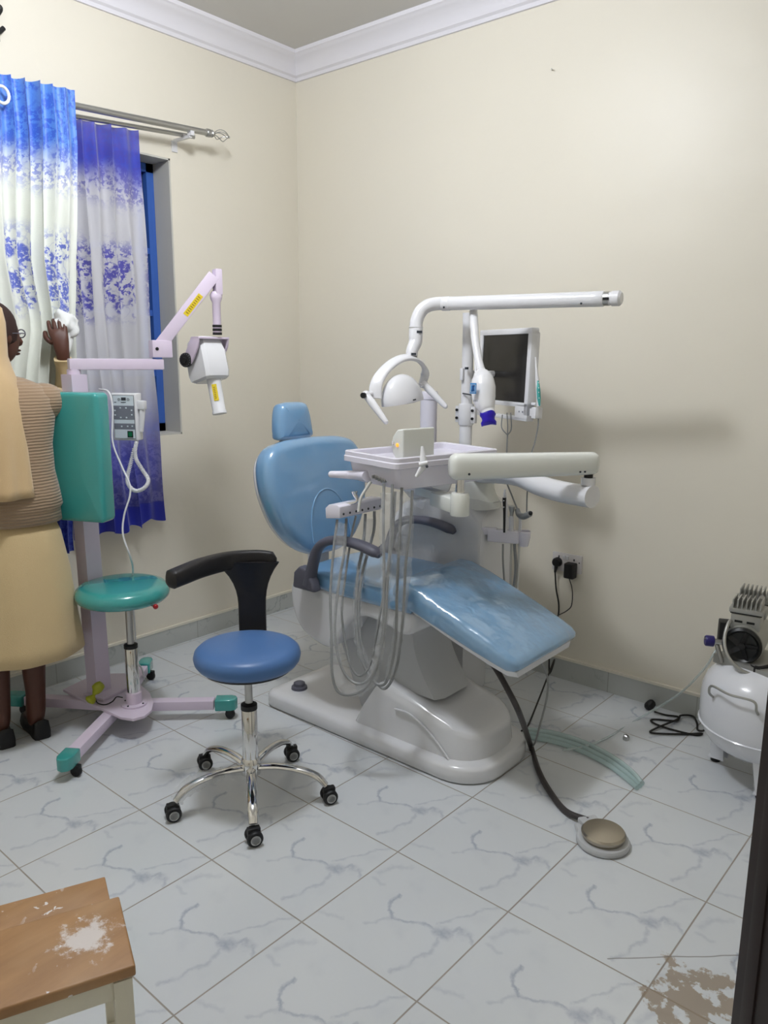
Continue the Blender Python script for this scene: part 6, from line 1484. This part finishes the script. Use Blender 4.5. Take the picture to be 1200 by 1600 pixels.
    for z, rx, ry in ((0.90, 0.178, 0.13), (0.84, 0.200, 0.150), (0.70, 0.222, 0.175), (0.50, 0.238, 0.195), (0.42, 0.248, 0.203), (0.365, 0.252, 0.210), (0.362, 0.246, 0.204), (0.48, 0.232, 0.19)):
        rings.append([L(rx*math.cos(a)*(1+0.035*math.sin(7*a+1)*(1-z)**1.2), ry*math.sin(a)*(1+0.05*math.sin(9*a)*(1-z)**1.2), z+(0.0)) for a in [2*PI*k/n for k in range(n)]])
    obj('skirt', sk_.ring_loft(rings), 'skirt', t, angle=80)
    # shoes
    for ft in (footR, footL):
        f0 = V((ft.x, ft.y, 0)); s_ = MB(); rings = []
        fdv = V((-0.98, 0.20, 0)).normalized(); sv = V((fdv.y, -fdv.x, 0))
        for u, hw, h0, h1_ in ((-0.062, 0.020, 0.0, 0.075), (-0.055, 0.030, 0.0, 0.080), (-0.03, 0.034, 0.0, 0.065), (0.02, 0.034, 0.0, 0.045), (0.08, 0.042, 0.0, 0.045), (0.13, 0.040, 0.0, 0.05), (0.17, 0.028, 0.0, 0.035), (0.185, 0.012, 0.0, 0.02)):
            rings.append([f0+fdv*u+sv*hw*a+up*(h0+(h1_-h0)*b) for a, b in ((-1, 0), (-1.04, 0.35), (-0.85, 0.9), (-0.4, 1.0), (0.4, 1.0), (0.85, 0.9), (1.04, 0.35), (1, 0))])
        s_.ring_loft(rings); obj('shoe', s_, 'black', t, angle=60)
    # white cloth bunched under the hand
    q = V((0.235,-1.565,1.630))
    wc = MB(); wc.ell(q, (0.05, 0.035, 0.055), rt, fw, up, 24, 16)
    for v in wc.bm.verts: v.co += noise.noise_vector(v.co*24)*0.024+noise.noise_vector(v.co*70)*0.007
    wc.tube([(0.235,-1.550,1.613), (0.240,-1.560,1.548), (0.245,-1.575,1.506)], [0.025, 0.018, 0.008], 12, 5)
    wo = obj('white_cloth', wc, 'whitecloth', None, angle=80); tag(wo, 'bunched white cloth held in the raised hand at the curtain', 'cloth')
person()

# small marks on the walls
t_ = thing('wall_nail', 'small nail high on the right wall near the cornice', 'nail', (1.30, 0, 2.65))
obj('nail_shank', MB().cyl((1.574,0.000,2.721), V((1.574,0.000,2.721))+V((0.012, -0.022, -0.004)), 0.0025, seg=8), 'dullsteel', t_)
